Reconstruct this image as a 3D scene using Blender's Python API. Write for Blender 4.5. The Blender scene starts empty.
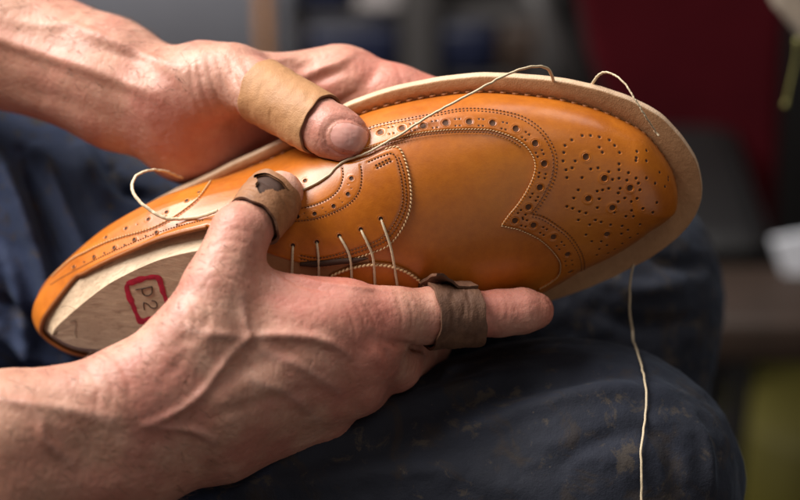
import bpy, math, random
import numpy as np
from mathutils import Vector, Matrix
from mathutils.bvhtree import BVHTree
def dbg(*a):
    pass
random.seed(7); rng = np.random.default_rng(7)
# ------------------------------------------------------------------ frame
# Working unit: 1 unit = 0.46 mm.  View frame: x right, y up, z towards the camera, origin at the focus point.
K = 0.00046
D = 1889.0
PITCH = math.radians(30)
SP, CP = math.sin(PITCH), math.cos(PITCH)
F0 = np.array([0.0, 0.0, 0.62])
RV = np.array([[1, 0, 0], [0, SP, -CP], [0, CP, SP]], float)      # view -> world rotation
def W(v): return F0 + (np.asarray(v, float) * K) @ RV.T
def Vp(px, py, d):
    f = (D - d) / D
    return np.array([(px - 400) * f, (250 - py) * f, d])
def Wp(px, py, d): return W(Vp(px, py, d))
def proj(v):
    v = np.asarray(v, float); f = D / (D - v[..., 2])
    return np.stack([400 + v[..., 0] * f, 250 - v[..., 1] * f], -1)
scene = bpy.context.scene
col = scene.collection
UPV = np.array([0, CP, SP])                                       # world up in the view frame

# ------------------------------------------------------------------ linking
def mesh_from(name, wv, faces, mats, smooth=True, matidx=None, attrs=None):
    """wv world verts (n,3), faces (m,3|4) array or list of lists"""
    me = bpy.data.meshes.new(name)
    if isinstance(faces, np.ndarray):
        n, k = len(faces), faces.shape[1]
        me.vertices.add(len(wv)); me.vertices.foreach_set('co', np.asarray(wv, np.float32).ravel())
        me.loops.add(n * k); me.loops.foreach_set('vertex_index', faces.astype(np.int32).ravel())
        me.polygons.add(n)
        me.polygons.foreach_set('loop_start', (np.arange(n) * k).astype(np.int32))
        me.polygons.foreach_set('loop_total', np.full(n, k, np.int32))
        me.update(calc_edges=True)
    else:
        me.from_pydata([tuple(map(float, p)) for p in wv], [], [list(map(int, f)) for f in faces]); me.update()
    me.polygons.foreach_set('use_smooth', np.full(len(me.polygons), smooth))
    for m in (mats if isinstance(mats, (list, tuple)) else [mats]): me.materials.append(m)
    if matidx is not None: me.polygons.foreach_set('material_index', np.asarray(matidx, np.int32))
    if attrs:
        for an, av in attrs.items():
            at = me.attributes.new(an, 'FLOAT', 'POINT'); at.data.foreach_set('value', np.asarray(av, np.float32))
    me.validate()
    return me
def base_of(wv):
    wv = np.asarray(wv); c = (wv.min(0) + wv.max(0)) / 2; c[2] = wv[:, 2].min(); return c
def worldloc(o):
    l = np.array(o.location)
    return l + (worldloc(o.parent) if o.parent else 0)
def obj(name, wv, faces, mats, parent=None, smooth=True, **kw):
    wv = np.asarray(wv, float); c = base_of(wv)
    me = mesh_from(name, wv - c, faces, mats, smooth, **kw)
    o = bpy.data.objects.new(name, me); col.objects.link(o)
    if parent:
        o.parent = parent; o.location = Vector(c - worldloc(parent))
    else: o.location = Vector(c)
    return o
def tag(o, label=None, cat=None, group=None, kind=None):
    if label: o['label'] = label
    if cat: o['category'] = cat
    if group: o['group'] = group
    if kind: o['kind'] = kind
    return o
def empty(name, loc, label, cat, group=None):
    o = bpy.data.objects.new(name, None); col.objects.link(o); o.location = Vector(loc); o.empty_display_size = .02
    return tag(o, label, cat, group)
class MB:
    """collects pieces of one mesh (view-frame vertices)"""
    def __init__(s): s.v = []; s.f = []; s.m = []
    def add(s, v, f, m=0):
        n = sum(len(a) for a in s.v); s.v.append(np.asarray(v, float))
        s.f += [[i + n for i in q] for q in f]; s.m += [m] * len(f)
    def build(s, name, mats, parent=None, smooth=True, world=False):
        v = np.concatenate(s.v); return obj(name, v if world else W(v), s.f, mats, parent, smooth, matidx=s.m)
def catmull(P, n):
    P = np.asarray(P, float); Q = np.vstack([2 * P[0] - P[1], P, 2 * P[-1] - P[-2]])
    out = []
    for i in range(len(P) - 1):
        p0, p1, p2, p3 = Q[i:i + 4]
        for t in np.linspace(0, 1, 12, endpoint=False):
            out.append(.5 * (2 * p1 + (p2 - p0) * t + (2 * p0 - 5 * p1 + 4 * p2 - p3) * t * t + (3 * p1 - p0 - 3 * p2 + p3) * t ** 3))
    out.append(P[-1]); out = np.array(out)
    L = np.r_[0, np.cumsum(np.linalg.norm(np.diff(out, axis=0), axis=1))]
    t = np.linspace(0, L[-1], n)
    return np.stack([np.interp(t, L, out[:, k]) for k in range(out.shape[1])], 1)
def plen(P): return np.linalg.norm(np.diff(P, axis=0), axis=1).sum()
def tube(P, r, seg=8, cap=True, twist=None, sect=None):
    P = np.asarray(P, float); n = len(P); T = np.gradient(P, axis=0); T /= np.linalg.norm(T, axis=1)[:, None] + 1e-9
    a = np.array([0, 0, 1.0]) if abs(T[0][2]) < .9 else np.array([0, 1.0, 0])
    u = np.cross(T[0], a); u /= np.linalg.norm(u); V = []
    r = np.broadcast_to(r, n)
    for i in range(n):
        u = u - T[i] * (u @ T[i]); u /= np.linalg.norm(u); w = np.cross(T[i], u)
        ang = np.linspace(0, 2 * math.pi, seg, endpoint=False) + (twist[i] if twist is not None else 0)
        rr = r[i] * (sect(ang) if sect else 1)
        V.append(P[i] + (np.cos(ang) * rr)[:, None] * u + (np.sin(ang) * rr)[:, None] * w)
    V = np.concatenate(V); F = []
    for i in range(n - 1):
        for j in range(seg):
            k = (j + 1) % seg; F.append([i * seg + j, i * seg + k, (i + 1) * seg + k, (i + 1) * seg + j])
    if cap: F.append(list(range(seg))[::-1]); F.append([(n - 1) * seg + j for j in range(seg)])
    return V, F
def box_world(cx, cy, cz, sx, sy, sz, rz=0, bev=0.0):
    """world-space box with chamfered vertical and horizontal edges"""
    import bmesh
    bm = bmesh.new(); bmesh.ops.create_cube(bm, size=1)
    for v in bm.verts: v.co = Vector((v.co.x * sx, v.co.y * sy, v.co.z * sz))
    if bev: bmesh.ops.bevel(bm, geom=bm.edges[:], offset=bev, segments=2, affect='EDGES', profile=.6)
    M = Matrix.Translation((cx, cy, cz)) @ Matrix.Rotation(rz, 4, 'Z')
    bm.transform(M); bm.verts.index_update()
    V = [tuple(v.co) for v in bm.verts]; F = [[v.index for v in f.verts] for f in bm.faces]; bm.free()
    return np.array(V), F

# ------------------------------------------------------------------ materials
def mat(name):
    m = bpy.data.materials.new(name); m.use_nodes = True
    nt = m.node_tree; b = nt.nodes['Principled BSDF']; return m, nt, b
def N(nt, t, **kw):
    n = nt.nodes.new(t)
    for k, v in kw.items():
        if k in n.inputs: n.inputs[k].default_value = v
        else: setattr(n, k, v)
    return n
def coords(nt, scale=1.0):
    tc = N(nt, 'ShaderNodeTexCoord'); mp = N(nt, 'ShaderNodeMapping'); mp.inputs['Scale'].default_value = (scale,) * 3 if np.isscalar(scale) else scale
    nt.links.new(tc.outputs['Object'], mp.inputs['Vector']); return mp.outputs['Vector']
def noise(nt, vec, scale, detail=6, rough=.6, dist=0):
    n = N(nt, 'ShaderNodeTexNoise', Scale=scale, Detail=detail, Roughness=rough, Distortion=dist)
    nt.links.new(vec, n.inputs['Vector']); return n.outputs['Fac']
def ramp(nt, fac, stops):
    r = N(nt, 'ShaderNodeValToRGB'); e = r.color_ramp.elements
    while len(e) < len(stops): e.new(.5)
    for i, (p, c) in enumerate(stops):
        e[i].position = p; e[i].color = (*c, 1) if len(c) == 3 else c
    nt.links.new(fac, r.inputs['Fac']); return r.outputs['Color']
def mixc(nt, fac, a, b, mode='MIX'):
    m = N(nt, 'ShaderNodeMix', data_type='RGBA', blend_type=mode)
    for i, x in ((0, fac), (6, a), (7, b)):
        if isinstance(x, (int, float)): m.inputs[i].default_value = x
        elif isinstance(x, tuple): m.inputs[i].default_value = (*x, 1)
        else: nt.links.new(x, m.inputs[i])
    return m.outputs[2]
def bump(nt, b, h, strength=.3, dist=.0005, prev=None):
    n = N(nt, 'ShaderNodeBump', Strength=strength, Distance=dist)
    nt.links.new(h, n.inputs['Height'])
    if prev is not None: nt.links.new(prev, n.inputs['Normal'])
    nt.links.new(n.outputs['Normal'], b.inputs['Normal']); return n.outputs['Normal']
def voro(nt, vec, scale, feat='F1'):
    n = N(nt, 'ShaderNodeTexVoronoi', Scale=scale, feature=feat); nt.links.new(vec, n.inputs['Vector']); return n.outputs['Distance']

def leather(name, c0, c1, c2, rough=.34, grain=.12, coat=.25):
    m, nt, b = mat(name); v = coords(nt)
    n1 = noise(nt, v, 14, 5, .6); base = ramp(nt, n1, [(.3, c0), (.5, c1), (.72, c2)])
    n2 = noise(nt, v, 260, 6, .7); c = mixc(nt, .16, base, ramp(nt, n2, [(.35, tuple(x * .55 for x in c0)), (.65, c2)]))
    nt.links.new(c, b.inputs['Base Color'])
    r = ramp(nt, noise(nt, v, 60, 6, .65), [(.3, (rough - .05,) * 3), (.7, (rough + .1,) * 3)])
    nt.links.new(r, b.inputs['Roughness'])
    p = bump(nt, b, voro(nt, v, 1500), grain, .00012)
    bump(nt, b, noise(nt, v, 320, 5, .6), grain * 1.2, .0003, p)
    b.inputs['Coat Weight'].default_value = coat; b.inputs['Coat Roughness'].default_value = .24
    b.inputs['Specular IOR Level'].default_value = .5
    return m
M = {}
M['tan'] = leather('tan_leather', (.35, .082, .005), (.51, .142, .008), (.62, .205, .015), rough=.36, grain=.2, coat=.30)
M['tan_dark'] = leather('tan_leather_cut_edge', (.20, .055, .008), (.27, .08, .012), (.34, .11, .02), .55, .3, 0)
M['welt'] = leather('raw_welt_leather', (.36, .17, .07), (.48, .25, .115), (.60, .35, .18), .65, .9, 0)
M['welt_edge'] = leather('raw_cut_edge', (.50, .31, .18), (.66, .45, .29), (.78, .58, .40), .7, .9, 0)
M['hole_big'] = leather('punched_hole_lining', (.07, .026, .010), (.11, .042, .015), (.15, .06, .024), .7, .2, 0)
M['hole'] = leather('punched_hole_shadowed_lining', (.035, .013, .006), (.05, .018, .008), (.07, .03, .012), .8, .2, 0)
M['lining'] = leather('pale_lining', (.30, .13, .05), (.36, .17, .07), (.42, .21, .10), .6, .3, 0)
M['wrap_tan'] = leather('new_tan_strap', (.30, .135, .052), (.42, .205, .085), (.52, .28, .125), .6, .8, 0)
def wrapdark():
    m = leather('worn_brown_strap', (.045, .019, .010), (.115, .050, .026), (.27, .14, .075), .6, .9, 0)
    return m
M['wrap_dark'] = wrapdark()
M['wrap_mid'] = leather('worn_tan_strap', (.13, .048, .018), (.29, .125, .050), (.47, .25, .115), .6, .9, 0)
def plain(name, c, rough=.6, nscale=200, var=.25, bs=.2, bd=.0003, metal=0):
    m, nt, b = mat(name); v = coords(nt)
    n1 = noise(nt, v, nscale, 6, .65)
    nt.links.new(ramp(nt, n1, [(.3, tuple(x * (1 - var) for x in c)), (.7, tuple(min(1, x * (1 + var)) for x in c))]), b.inputs['Base Color'])
    b.inputs['Roughness'].default_value = rough; b.inputs['Metallic'].default_value = metal
    bump(nt, b, n1, bs, bd); return m
M['thread'] = plain('waxed_linen_thread', (.62, .50, .33), .55, 900, .15)
M['stitch_pale'] = plain('pale_stitching', (.62, .40, .20), .6, 900, .2)
M['stitch'] = plain('brown_stitching', (.13, .042, .010), .6, 900, .2)
def wood():
    m, nt, b = mat('last_hornbeam_wood'); v = coords(nt, (6, 90, 60))
    n1 = noise(nt, v, 6, 8, .7, .6); n2 = noise(nt, coords(nt), 30, 5, .6)
    c = ramp(nt, n1, [(.25, (.26, .155, .085)), (.45, (.52, .37, .24)), (.62, (.62, .46, .30)), (.78, (.74, .58, .41))])
    c = mixc(nt, ramp(nt, n2, [(.5, (0, 0, 0)), (.75, (.55, .55, .55))]), c, (.30, .19, .11))
    nt.links.new(c, b.inputs['Base Color']); b.inputs['Roughness'].default_value = .55
    bump(nt, b, n1, .6, .0006); return m
M['wood'] = wood()
M['stamp_red'] = plain('red_stamp_ink', (.42, .010, .035), .6, 300, .35)
M['stamp_dark'] = plain('pressed_letter_grime', (.06, .035, .022), .8, 300, .3)
# ------------------------------------------------------------------ SHOE
def rotm(al, be, ta):
    al, be, ta = np.radians([al, be, ta]); c, s = np.cos, np.sin
    return (np.array([[c(al), -s(al), 0], [s(al), c(al), 0], [0, 0, 1]]) @ np.array([[c(be), 0, -s(be)], [0, 1, 0], [s(be), 0, c(be)]])
            @ np.array([[1, 0, 0], [0, c(ta), -s(ta)], [0, s(ta), c(ta)]]))
SR = rotm(6.5, 10, 28); SO = Vp(70, 262, -160)
def S2V(p): return SO + np.asarray(p, float) @ SR.T
def V2S(p): return (np.asarray(p, float) - SO) @ SR
# welt outline, closed, from the heel back round the far (outer) side to the toe and back on the near side
WELT = np.array([(-20, -38), (-17, -26), (-8, -13), (20, 8), (50, 28), (80, 45), (130, 66), (165, 78), (213, 95), (259, 110), (318, 134), (352, 146), (394, 153), (436, 156), (476, 155), (516, 148),
                 (555, 138), (593, 123), (630, 102), (653, 82), (673, 48), (681, 20), (681, -5), (675, -26), (654, -51), (619, -75), (564, -98), (511, -113), (455, -124),
                 (400, -120), (340, -106), (280, -94), (220, -88), (150, -86), (90, -86), (45, -82), (10, -72), (-12, -54)], float)
def closed_spline(P, n):
    P = np.asarray(P, float); m = len(P); out = []
    for i in range(m):
        p0, p1, p2, p3 = P[i - 1], P[i], P[(i + 1) % m], P[(i + 2) % m]
        for t in np.linspace(0, 1, 30, endpoint=False):
            out.append(.5 * (2 * p1 + (p2 - p0) * t + (2 * p0 - 5 * p1 + 4 * p2 - p3) * t * t + (3 * p1 - p0 - 3 * p2 + p3) * t ** 3))
    out = np.array(out)
    for _ in range(30): out = (np.roll(out, 1, 0) + 2 * out + np.roll(out, -1, 0)) / 4
    out = np.vstack([out, out[:1]])
    L = np.r_[0, np.cumsum(np.linalg.norm(np.diff(out, axis=0), axis=1))]
    t = np.linspace(0, L[-1], n, endpoint=False)
    return np.stack([np.interp(t, L, out[:, k]) for k in range(2)], 1), L[-1]
NF, NT = 1400, 230
weltc, wl = closed_spline(WELT, NF)
def out_normals(C):
    T = np.roll(C, -1, 0) - np.roll(C, 1, 0); Nn = np.stack([-T[:, 1], T[:, 0]], 1); Nn /= np.linalg.norm(Nn, axis=1)[:, None]; return Nn
wn = out_normals(weltc)
inset = np.interp(weltc[:, 0], [0, 60, 200, 450, 600, 640, 681], [10, 10, 12, 17, 22, 25, 28])
inset = np.where(weltc[:, 1] < 0, inset * np.interp(weltc[:, 0], [300, 480, 560, 650, 681], [1, 1.6, 1.95, 1.5, 1.0]), inset)
feather = weltc - wn * inset[:, None]
for _ in range(20): feather = (np.roll(feather, 1, 0) + 2 * feather + np.roll(feather, -1, 0)) / 4
# spine
HU = [0, 40, 100, 170, 230, 290, 340, 390, 440, 490, 530, 570, 600, 625, 660]
HW = [140, 142, 146, 148, 140, 128, 122, 114, 101, 88, 76, 67, 61, 55, 46]
VS = [-20, -19, -17, -10, 6, 20, 24, 22, 20, 20, 21, 20, 18, 15, 10]
_uu = np.linspace(0, 660, 661)
def smooth_prof(xs, ys, k=25):
    y = np.interp(_uu, xs, ys); ker = np.hanning(2 * k + 1); ker /= ker.sum()
    yp = np.pad(y, k, mode='reflect', reflect_type='odd'); return np.convolve(yp, ker, 'valid')
HWs, VSs = smooth_prof(HU, HW), smooth_prof(HU, VS)
def hgt(u): return np.interp(u, _uu, HWs)
def vsp(u): return np.interp(u, _uu, VSs)
US0, US1 = 40.0, 612.0
fu = feather[:, 0]; fmin, fmax = fu.min(), fu.max()
s01 = (fu - fmin) / (fmax - fmin)
us = US0 + (US1 - US0) * np.clip((s01 * (fmax - fmin) + fmin - 30) / (fmax - 30 - 45), 0, 1)
def ssm(x): x = np.clip(x, 0, 1); return x * x * (3 - 2 * x)
for _ in range(60): us = (np.roll(us, 1) + 2 * us + np.roll(us, -1)) / 4
def surf(th_n):
    """rings of the last: (NF, th_n, 3) arc-length-even from feather to spine"""
    th0 = -.30
    th = np.linspace(th0, math.pi / 2, 160)
    u0, v0 = feather[:, 0], feather[:, 1]
    # section fullness: boxy at the heel, rounded in front
    n = np.interp(us, [60, 180, 260, 340, 430, 520, 618], [5.5, 4.6, 2.8, 2.1, 2.1, 2.2, 2.2])[:, None]
    c, s = np.cos(th)[None], np.sin(th)[None]
    cs = np.abs(c) ** (2 / n); sn = np.sign(s) * np.abs(s) ** (2 / n)
    s0 = np.abs(np.sin(th0)) ** (2 / n); c0 = np.cos(th0) ** (2 / n)
    H = hgt(us)[:, None]; sv = vsp(us)[:, None]
    wz = (sn + s0) / (1 + s0) * H
    k = cs / (c0 * .35 + .65)
    u = us[:, None] + (u0 - us)[:, None] * k; v = sv + (v0[:, None] - sv) * k
    # heel: the counter swells out half way up and leans in at the top line
    hw = ssm((290 - u0) / 170)[:, None]
    B = np.interp(wz, [0, 15, 30, 50, 70, 85, 100, 125], [0, 9, 17, 22, 19, 11, 2, 0]) * hw * np.clip(k, 0, 1)
    on = out_normals(feather)
    u = u + on[:, :1] * B; v = v + on[:, 1:] * B + 9 * np.clip(wz / 100, 0, 1.2) * hw
    P = np.stack([u, v, wz], -1)
    L = np.concatenate([np.zeros((NF, 1)), np.cumsum(np.linalg.norm(np.diff(P, axis=1), axis=2), axis=1)], 1)
    out = np.empty((NF, th_n, 3)); tt = np.linspace(0, 1, th_n)
    for i in range(NF):
        for q in range(3): out[i, :, q] = np.interp(tt * L[i, -1], L[i], P[i, :, q])
    return out, L[:, -1]
G, GL = surf(NT)
for _ in range(6): G = (np.roll(G, 1, 0) + 2 * G + np.roll(G, -1, 0)) / 4
# soften the crease along the spine: relax the innermost rows towards the mirrored side
mir = np.argmin(np.abs(us[:, None] - us[None, :]) + 1e4 * ((feather[:, 1][:, None] > 0) == (feather[:, 1][None, :] > 0)), axis=1)
GV = S2V(G)
def grid_normals(g):
    a = np.roll(g, -1, 0) - np.roll(g, 1, 0); b = np.gradient(g, axis=1); n = np.cross(b, a)
    n /= np.linalg.norm(n, axis=2)[..., None] + 1e-12; return n
GN = grid_normals(GV)
cen = S2V([330, 0, 40]); 
if (GN * (GV - cen)).sum() < 0: GN = -GN
# charts
sgn = np.where(feather[:, 1] > np.interp(feather[:, 0], [0, 660], [-42, 8]), 1.0, -1.0)
tt = np.linspace(0, 1, NT)
CX = np.stack([G[..., 0], sgn[:, None] * GL[:, None] * (1 - tt)[None]], -1)          # (u, signed arc distance from the spine)
arc = np.linspace(0, wl, NF, endpoint=False); arcs = np.where(arc > wl / 2, arc - wl, arc)
CY = np.stack([np.broadcast_to(arcs[:, None], (NF, NT)), GL[:, None] * tt[None]], -1)  # (arc round the outline from the heel, height along the surface)
idx = np.arange(NF * NT).reshape(NF, NT)
nx = np.roll(idx, -1, 0)
quads = np.stack([idx[:, :-1], idx[:, 1:], nx[:, 1:], nx[:, :-1]], -1).reshape(-1, 4)
flatV, flatN = GV.reshape(-1, 3), GN.reshape(-1, 3)
_st = 4; _ii = np.arange(0, NF, _st); _jj = np.arange(0, NT, 3); 
if _jj[-1] != NT - 1: _jj = np.r_[_jj, NT - 1]
cg = idx[np.ix_(_ii, _jj)]; cn = np.roll(cg, -1, 0)
cq = np.stack([cg[:, :-1], cg[:, 1:], cn[:, 1:], cn[:, :-1]], -1).reshape(-1, 4)
ctri = np.concatenate([cq[:, [0, 1, 2]], cq[:, [0, 2, 3]]])
_used, _inv = np.unique(ctri, return_inverse=True); ctri_c = _inv.reshape(-1, 3)
cverts = flatV[_used]
bvh = BVHTree.FromPolygons([tuple(p) for p in cverts], [tuple(map(int, t)) for t in ctri_c])
def hit(px, py):
    o = Vector((0, 0, D)); d = Vector(Vp(px, py, 0)) - o
    loc, nor, fi, dist = bvh.ray_cast(o, d.normalized())
    if loc is None: return None
    t = _used[ctri_c[fi]]; a, b, c = flatV[t[0]], flatV[t[1]], flatV[t[2]]; p = np.array(loc)
    v0, v1, v2 = b - a, c - a, p - a
    d00, d01, d11, d20, d21 = v0 @ v0, v0 @ v1, v1 @ v1, v2 @ v0, v2 @ v1; den = d00 * d11 - d01 * d01 + 1e-12
    w1 = (d11 * d20 - d01 * d21) / den; w2 = (d00 * d21 - d01 * d20) / den; w0 = 1 - w1 - w2; w = np.array([w0, w1, w2])
    n = w @ flatN[t]; n /= np.linalg.norm(n)
    cx = CX.reshape(-1, 2)[t]; cy = CY.reshape(-1, 2)[t]
    if np.ptp(cx[:, 1]) > 60: cx = cx[:1].repeat(3, 0)
    return p, n, w @ cx, w @ cy
def hits(poly, n=None, chart=None):
    P = catmull(poly, n or max(8, int(plen(np.array(poly, float)) / 2)))
    r = [hit(*p) for p in P]; r = [q for q in r if q]
    if chart == 'X': return np.array([q[2] for q in r])
    if chart == 'Y': return np.array([q[3] for q in r])
    return np.array([q[0] for q in r]), np.array([q[1] for q in r])
def seg_dist(P, poly, closed=True):
    """unsigned distance + nearest point from P (n,2|3) to a polyline"""
    best = np.full(len(P), 1e18); near = np.zeros_like(P)
    Q = np.asarray(poly, float); m = len(Q); rngk = range(m if closed else m - 1)
    for k in rngk:
        a, b = Q[k], Q[(k + 1) % m]; ab = b - a; L2 = ab @ ab
        if L2 < 1e-12: continue
        t = np.clip(((P - a) @ ab) / L2, 0, 1); c = a + t[:, None] * ab; d = ((P - c) ** 2).sum(1)
        w = d < best; best[w] = d[w]; near[w] = c[w]
    return np.sqrt(best), near
def inside(P, poly):
    x, y = P[:, 0], P[:, 1]; r = np.zeros(len(P), bool); Q = np.asarray(poly); m = len(Q)
    for k in range(m):
        x1, y1 = Q[k]; x2, y2 = Q[(k + 1) % m]
        if y1 == y2: continue
        c = ((y1 > y) != (y2 > y)) & (x < (x2 - x1) * (y - y1) / (y2 - y1) + x1); r ^= c
    return r
def sdf(C, poly):
    f = C.reshape(-1, 2); d, near = seg_dist(f, poly); ins = inside(f, poly)
    return np.where(ins, d, -d).reshape(C.shape[:2]), near.reshape(C.shape)
def gauss_line(lines, r=1.5):
    """0..1 closeness of grid vertices to 3-D polylines"""
    out = np.zeros(NF * NT)
    for L in lines:
        lo, hi = L.min(0) - 4 * r, L.max(0) + 4 * r
        k = np.where(((flatV > lo) & (flatV < hi)).all(1))[0]
        if len(k) == 0: continue
        d, _ = seg_dist(flatV[k], L, False); out[k] = np.maximum(out[k], np.exp(-(d / r) ** 2))
    return out.reshape(NF, NT)
def overlay(name, dist, near, C, th, parent, material, rr=2.2, lift=0.0, grooves=None, extra=None, pinch=None):
    """piece of leather of thickness th lying on the last where dist>0; its border is snapped on to the outline"""
    keepv = dist > 0
    q = quads; kq = keepv.reshape(-1)[q].any(1)
    q = q[kq]
    d = dist.reshape(-1).copy()
    V0 = flatV.copy(); Nn = flatN
    # snap outside vertices of kept faces to the contour along the grid
    usedv = np.unique(q); outv = usedv[d[usedv] < 0]
    Cf = C.reshape(-1, 2); nf = near.reshape(-1, 2)
    if len(outv):
        i, j = np.divmod(outv, NT); i1 = (i + 1) % NF; i0 = (i - 1) % NF; j1 = np.minimum(j + 1, NT - 1); j0 = np.maximum(j - 1, 0)
        Cg = C; Gx = GV
        di = (Cg[i1, j] - Cg[i0, j]); dj = (Cg[i, j1] - Cg[i, j0]); pi_ = Gx[i1, j] - Gx[i0, j]; pj = Gx[i, j1] - Gx[i, j0]
        dlt = nf[outv] - Cf[outv]; det = di[:, 0] * dj[:, 1] - di[:, 1] * dj[:, 0]
        ok = np.abs(det) > 1e-6; det = np.where(ok, det, 1)
        a = (dlt[:, 0] * dj[:, 1] - dlt[:, 1] * dj[:, 0]) / det; b = (di[:, 0] * dlt[:, 1] - di[:, 1] * dlt[:, 0]) / det
        a = np.where(ok, np.clip(a, -1.2, 1.2), 0); b = np.where(ok, np.clip(b, -1.2, 1.2), 0)
        V0[outv] += a[:, None] * pi_ + b[:, None] * pj; d[outv] = 0
    prof = np.sqrt(np.clip(1 - (1 - np.clip(d / rr, 0, 1)) ** 2, 0, 1))
    off = -.6 + (th + .6) * prof + lift
    if grooves is not None: off = off - grooves.reshape(-1)
    if extra is not None: off = off + extra.reshape(-1)
    P = V0 + Nn * off[:, None]
    u, inv = np.unique(q, return_inverse=True); qq = inv.reshape(-1, 4)
    return P[u], qq, off.reshape(NF, NT)
shoe = empty('leather_shoe', W(S2V([330, 0, -12])), 'tan leather wingtip brogue with punched toe and pale welt, held in both hands', 'shoe')
# --- features read on the last
WING = [(360, 151), (373, 147.5), (393, 141), (420, 134), (451, 130.5), (480, 130), (494, 131.5), (511, 137), (524, 145), (532, 155), (535, 165), (533, 176), (527, 189), (518, 203), (508, 215), (501, 225)]
WINGB = [(501, 225), (510, 227), (520, 229.5), (538, 238), (550, 248), (558, 258), (560, 265), (558, 274), (550, 281), (538, 288)]
GIMP = [(366, 132), (380, 127), (414, 120), (438.5, 115.6), (461, 111.5), (483.6, 111.5), (506, 114.5), (524, 120), (540, 131), (550, 145), (554.5, 159), (553, 176), (546, 192), (538, 205), (531, 214)]
GIMPB = [(531, 214), (541, 216.5), (550, 221.5), (568, 235), (580, 253), (582, 268), (575, 281)]
STEDGE = [(373, 150), (393, 144), (420, 137), (451, 133.5), (478, 133), (493, 134.5), (509, 140), (521, 147.5)]
wx = hits(WING, 70, 'X'); wbx = hits(WINGB, 40, 'X')
ev = wbx[-1]
nearback = catmull(np.array([ev, ev + (-14, -22), (ev[0] - 60, ev[1] - 45), (ev[0] - 140, ev[1] - 40), (ev[0] - 200, ev[1] - 45)]), 40)
s0 = wx[0]
farback = catmull(np.array([(s0[0] - 150, s0[1] + 40), (s0[0] - 70, s0[1] + 14), s0]), 30)
cap_poly = np.vstack([farback[:-1], wx, wbx[1:], nearback[1:], [(nearback[-1][0], -400), (900, -400), (900, 400), (farback[0][0], 400)]])
dcap, ncap = sdf(CX, cap_poly)
gimp3 = [hits(GIMP, 160)[0], hits(GIMPB, 80)[0]]
big = [(544, 163.6), (539.5, 187), (528, 206.5), (514.5, 220), (533, 224.5), (553, 236), (567, 253), (569.5, 270), (492.6, 124), (515.7, 129.5), (535, 143.7), (469.4, 122.8), (446, 124), (423.5, 127), (402.5, 129.5), (381, 133.6),
       (585.6, 157), (604, 178), (629.6, 187.6), (588, 198), (612, 207), (606.5, 233)]
cr = [(65, 147), (62, 165), (60, 187), (68, 210), (83, 133), (92, 187), (84, 205), (110, 122), (132, 122), (155, 126), (181, 134), (155, 152), (163, 165), (195, 148), (208, 166), (152, 205), (133, 208), (207, 195), (207, 210),
      (253, 164), (277, 162), (251, 187), (277, 188), (252, 180), (207, 232), (190, 235), (232, 218), (228, 237), (252, 232), (210, 258), (278, 232), (258, 245), (311, 218), (333, 231), (333, 238), (300, 246), (325, 255), (164, 262), (180, 258),
      (70, 305), (88, 283), (100, 262), (150, 265), (155, 285), (150, 308), (120, 322), (103, 318), (85, 310), (205, 292), (222, 283), (240, 292), (255, 284), (270, 310), (305, 295), (295, 320), (240, 315), (225, 330), (215, 355),
      (185, 352), (160, 345), (145, 340), (130, 352), (120, 378), (245, 330), (262, 350), (255, 375), (235, 385), (215, 400), (235, 410), (195, 415), (178, 425), (155, 415), (148, 430), (135, 395), (160, 395), (175, 405), (213, 375), (230, 365), (100, 340), (205, 270), (180, 215), (70, 230), (110, 230), (195, 320), (262, 262)]
small = [(540 + x / 2.633, 90 + y / 2.633) for x, y in cr]
band = [p for p in [(381, 133.6), (402.5, 129.5), (423.5, 127), (446, 124), (469.4, 122.8), (492.6, 124), (515.7, 129.5), (535, 143.7), (544, 163.6), (539.5, 187), (528, 206.5), (514.5, 220)]]
bandb = [(514.5, 220), (533, 224.5), (553, 236), (567, 253), (569.5, 270)]
pairs = []
for B in (band, bandb):
    for a, b in zip(B[:-1], B[1:]):
        a, b = np.array(a), np.array(b); m = (a + b) / 2; t = (b - a) / np.linalg.norm(b - a); n = np.array([-t[1], t[0]])
        for sx in (-1, 1):
            for sy in (-1, 1): pairs.append(tuple(m + n * 3.2 * sx + t * 2.1 * sy))
holes = []                                            # (point, normal, radius)
def addholes(pts, r, out):
    for p in pts:
        h = hit(*p)
        if h: out.append((h[0], h[1], r))
addholes(big, 3.7, holes); addholes(small, 1.6, holes); addholes(pairs, 1.3, holes)
HB = [(293, 245), (317, 241.5), (339.5, 235.5), (361, 229), (381, 218.5)]
qholes = []
addholes(HB, 2.5, qholes)
qb = [(298, 217), (315, 214), (334, 206.5), (348.5, 194.5), (352, 179), (306, 182)]
addholes(qb, 2.4, qholes)
for a, b in zip(qb[:-2], qb[1:-1]):
    m = ((a[0] + b[0]) / 2, (a[1] + b[1]) / 2); addholes([(m[0] - 1.5, m[1] - 2), (m[0] + 1.5, m[1] + 2)], .95, qholes)
cb = [(188, 203), (168, 214), (150, 221), (128, 230), (108, 239), (88, 248), (158, 234), (136, 241), (116, 249), (96, 258), (76, 268), (200, 195)]
addholes(cb, 2.3, qholes)
addholes([(178, 226), (167, 217.5), (147, 237), (126, 246), (106, 254), (86, 263), (98, 243.5), (139, 226)], 1.0, qholes)
def hole_disp(hs):
    out = np.zeros(NF * NT)
    for p, n, r in hs:
        k = np.where((np.abs(flatV - p) < r * 2.4).all(1))[0]
        if len(k) == 0: continue
        d = np.linalg.norm(flatV[k] - p, axis=1)
        rim = (.30 if r > 2 else .10) * np.exp(-((d - r * 1.25) / (.35 * r + .2)) ** 2)
        out[k] += -min(1.5, r * .55) * np.clip(1.15 - d / r, 0, 1) ** .6 + rim
    return out.reshape(NF, NT)
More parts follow.
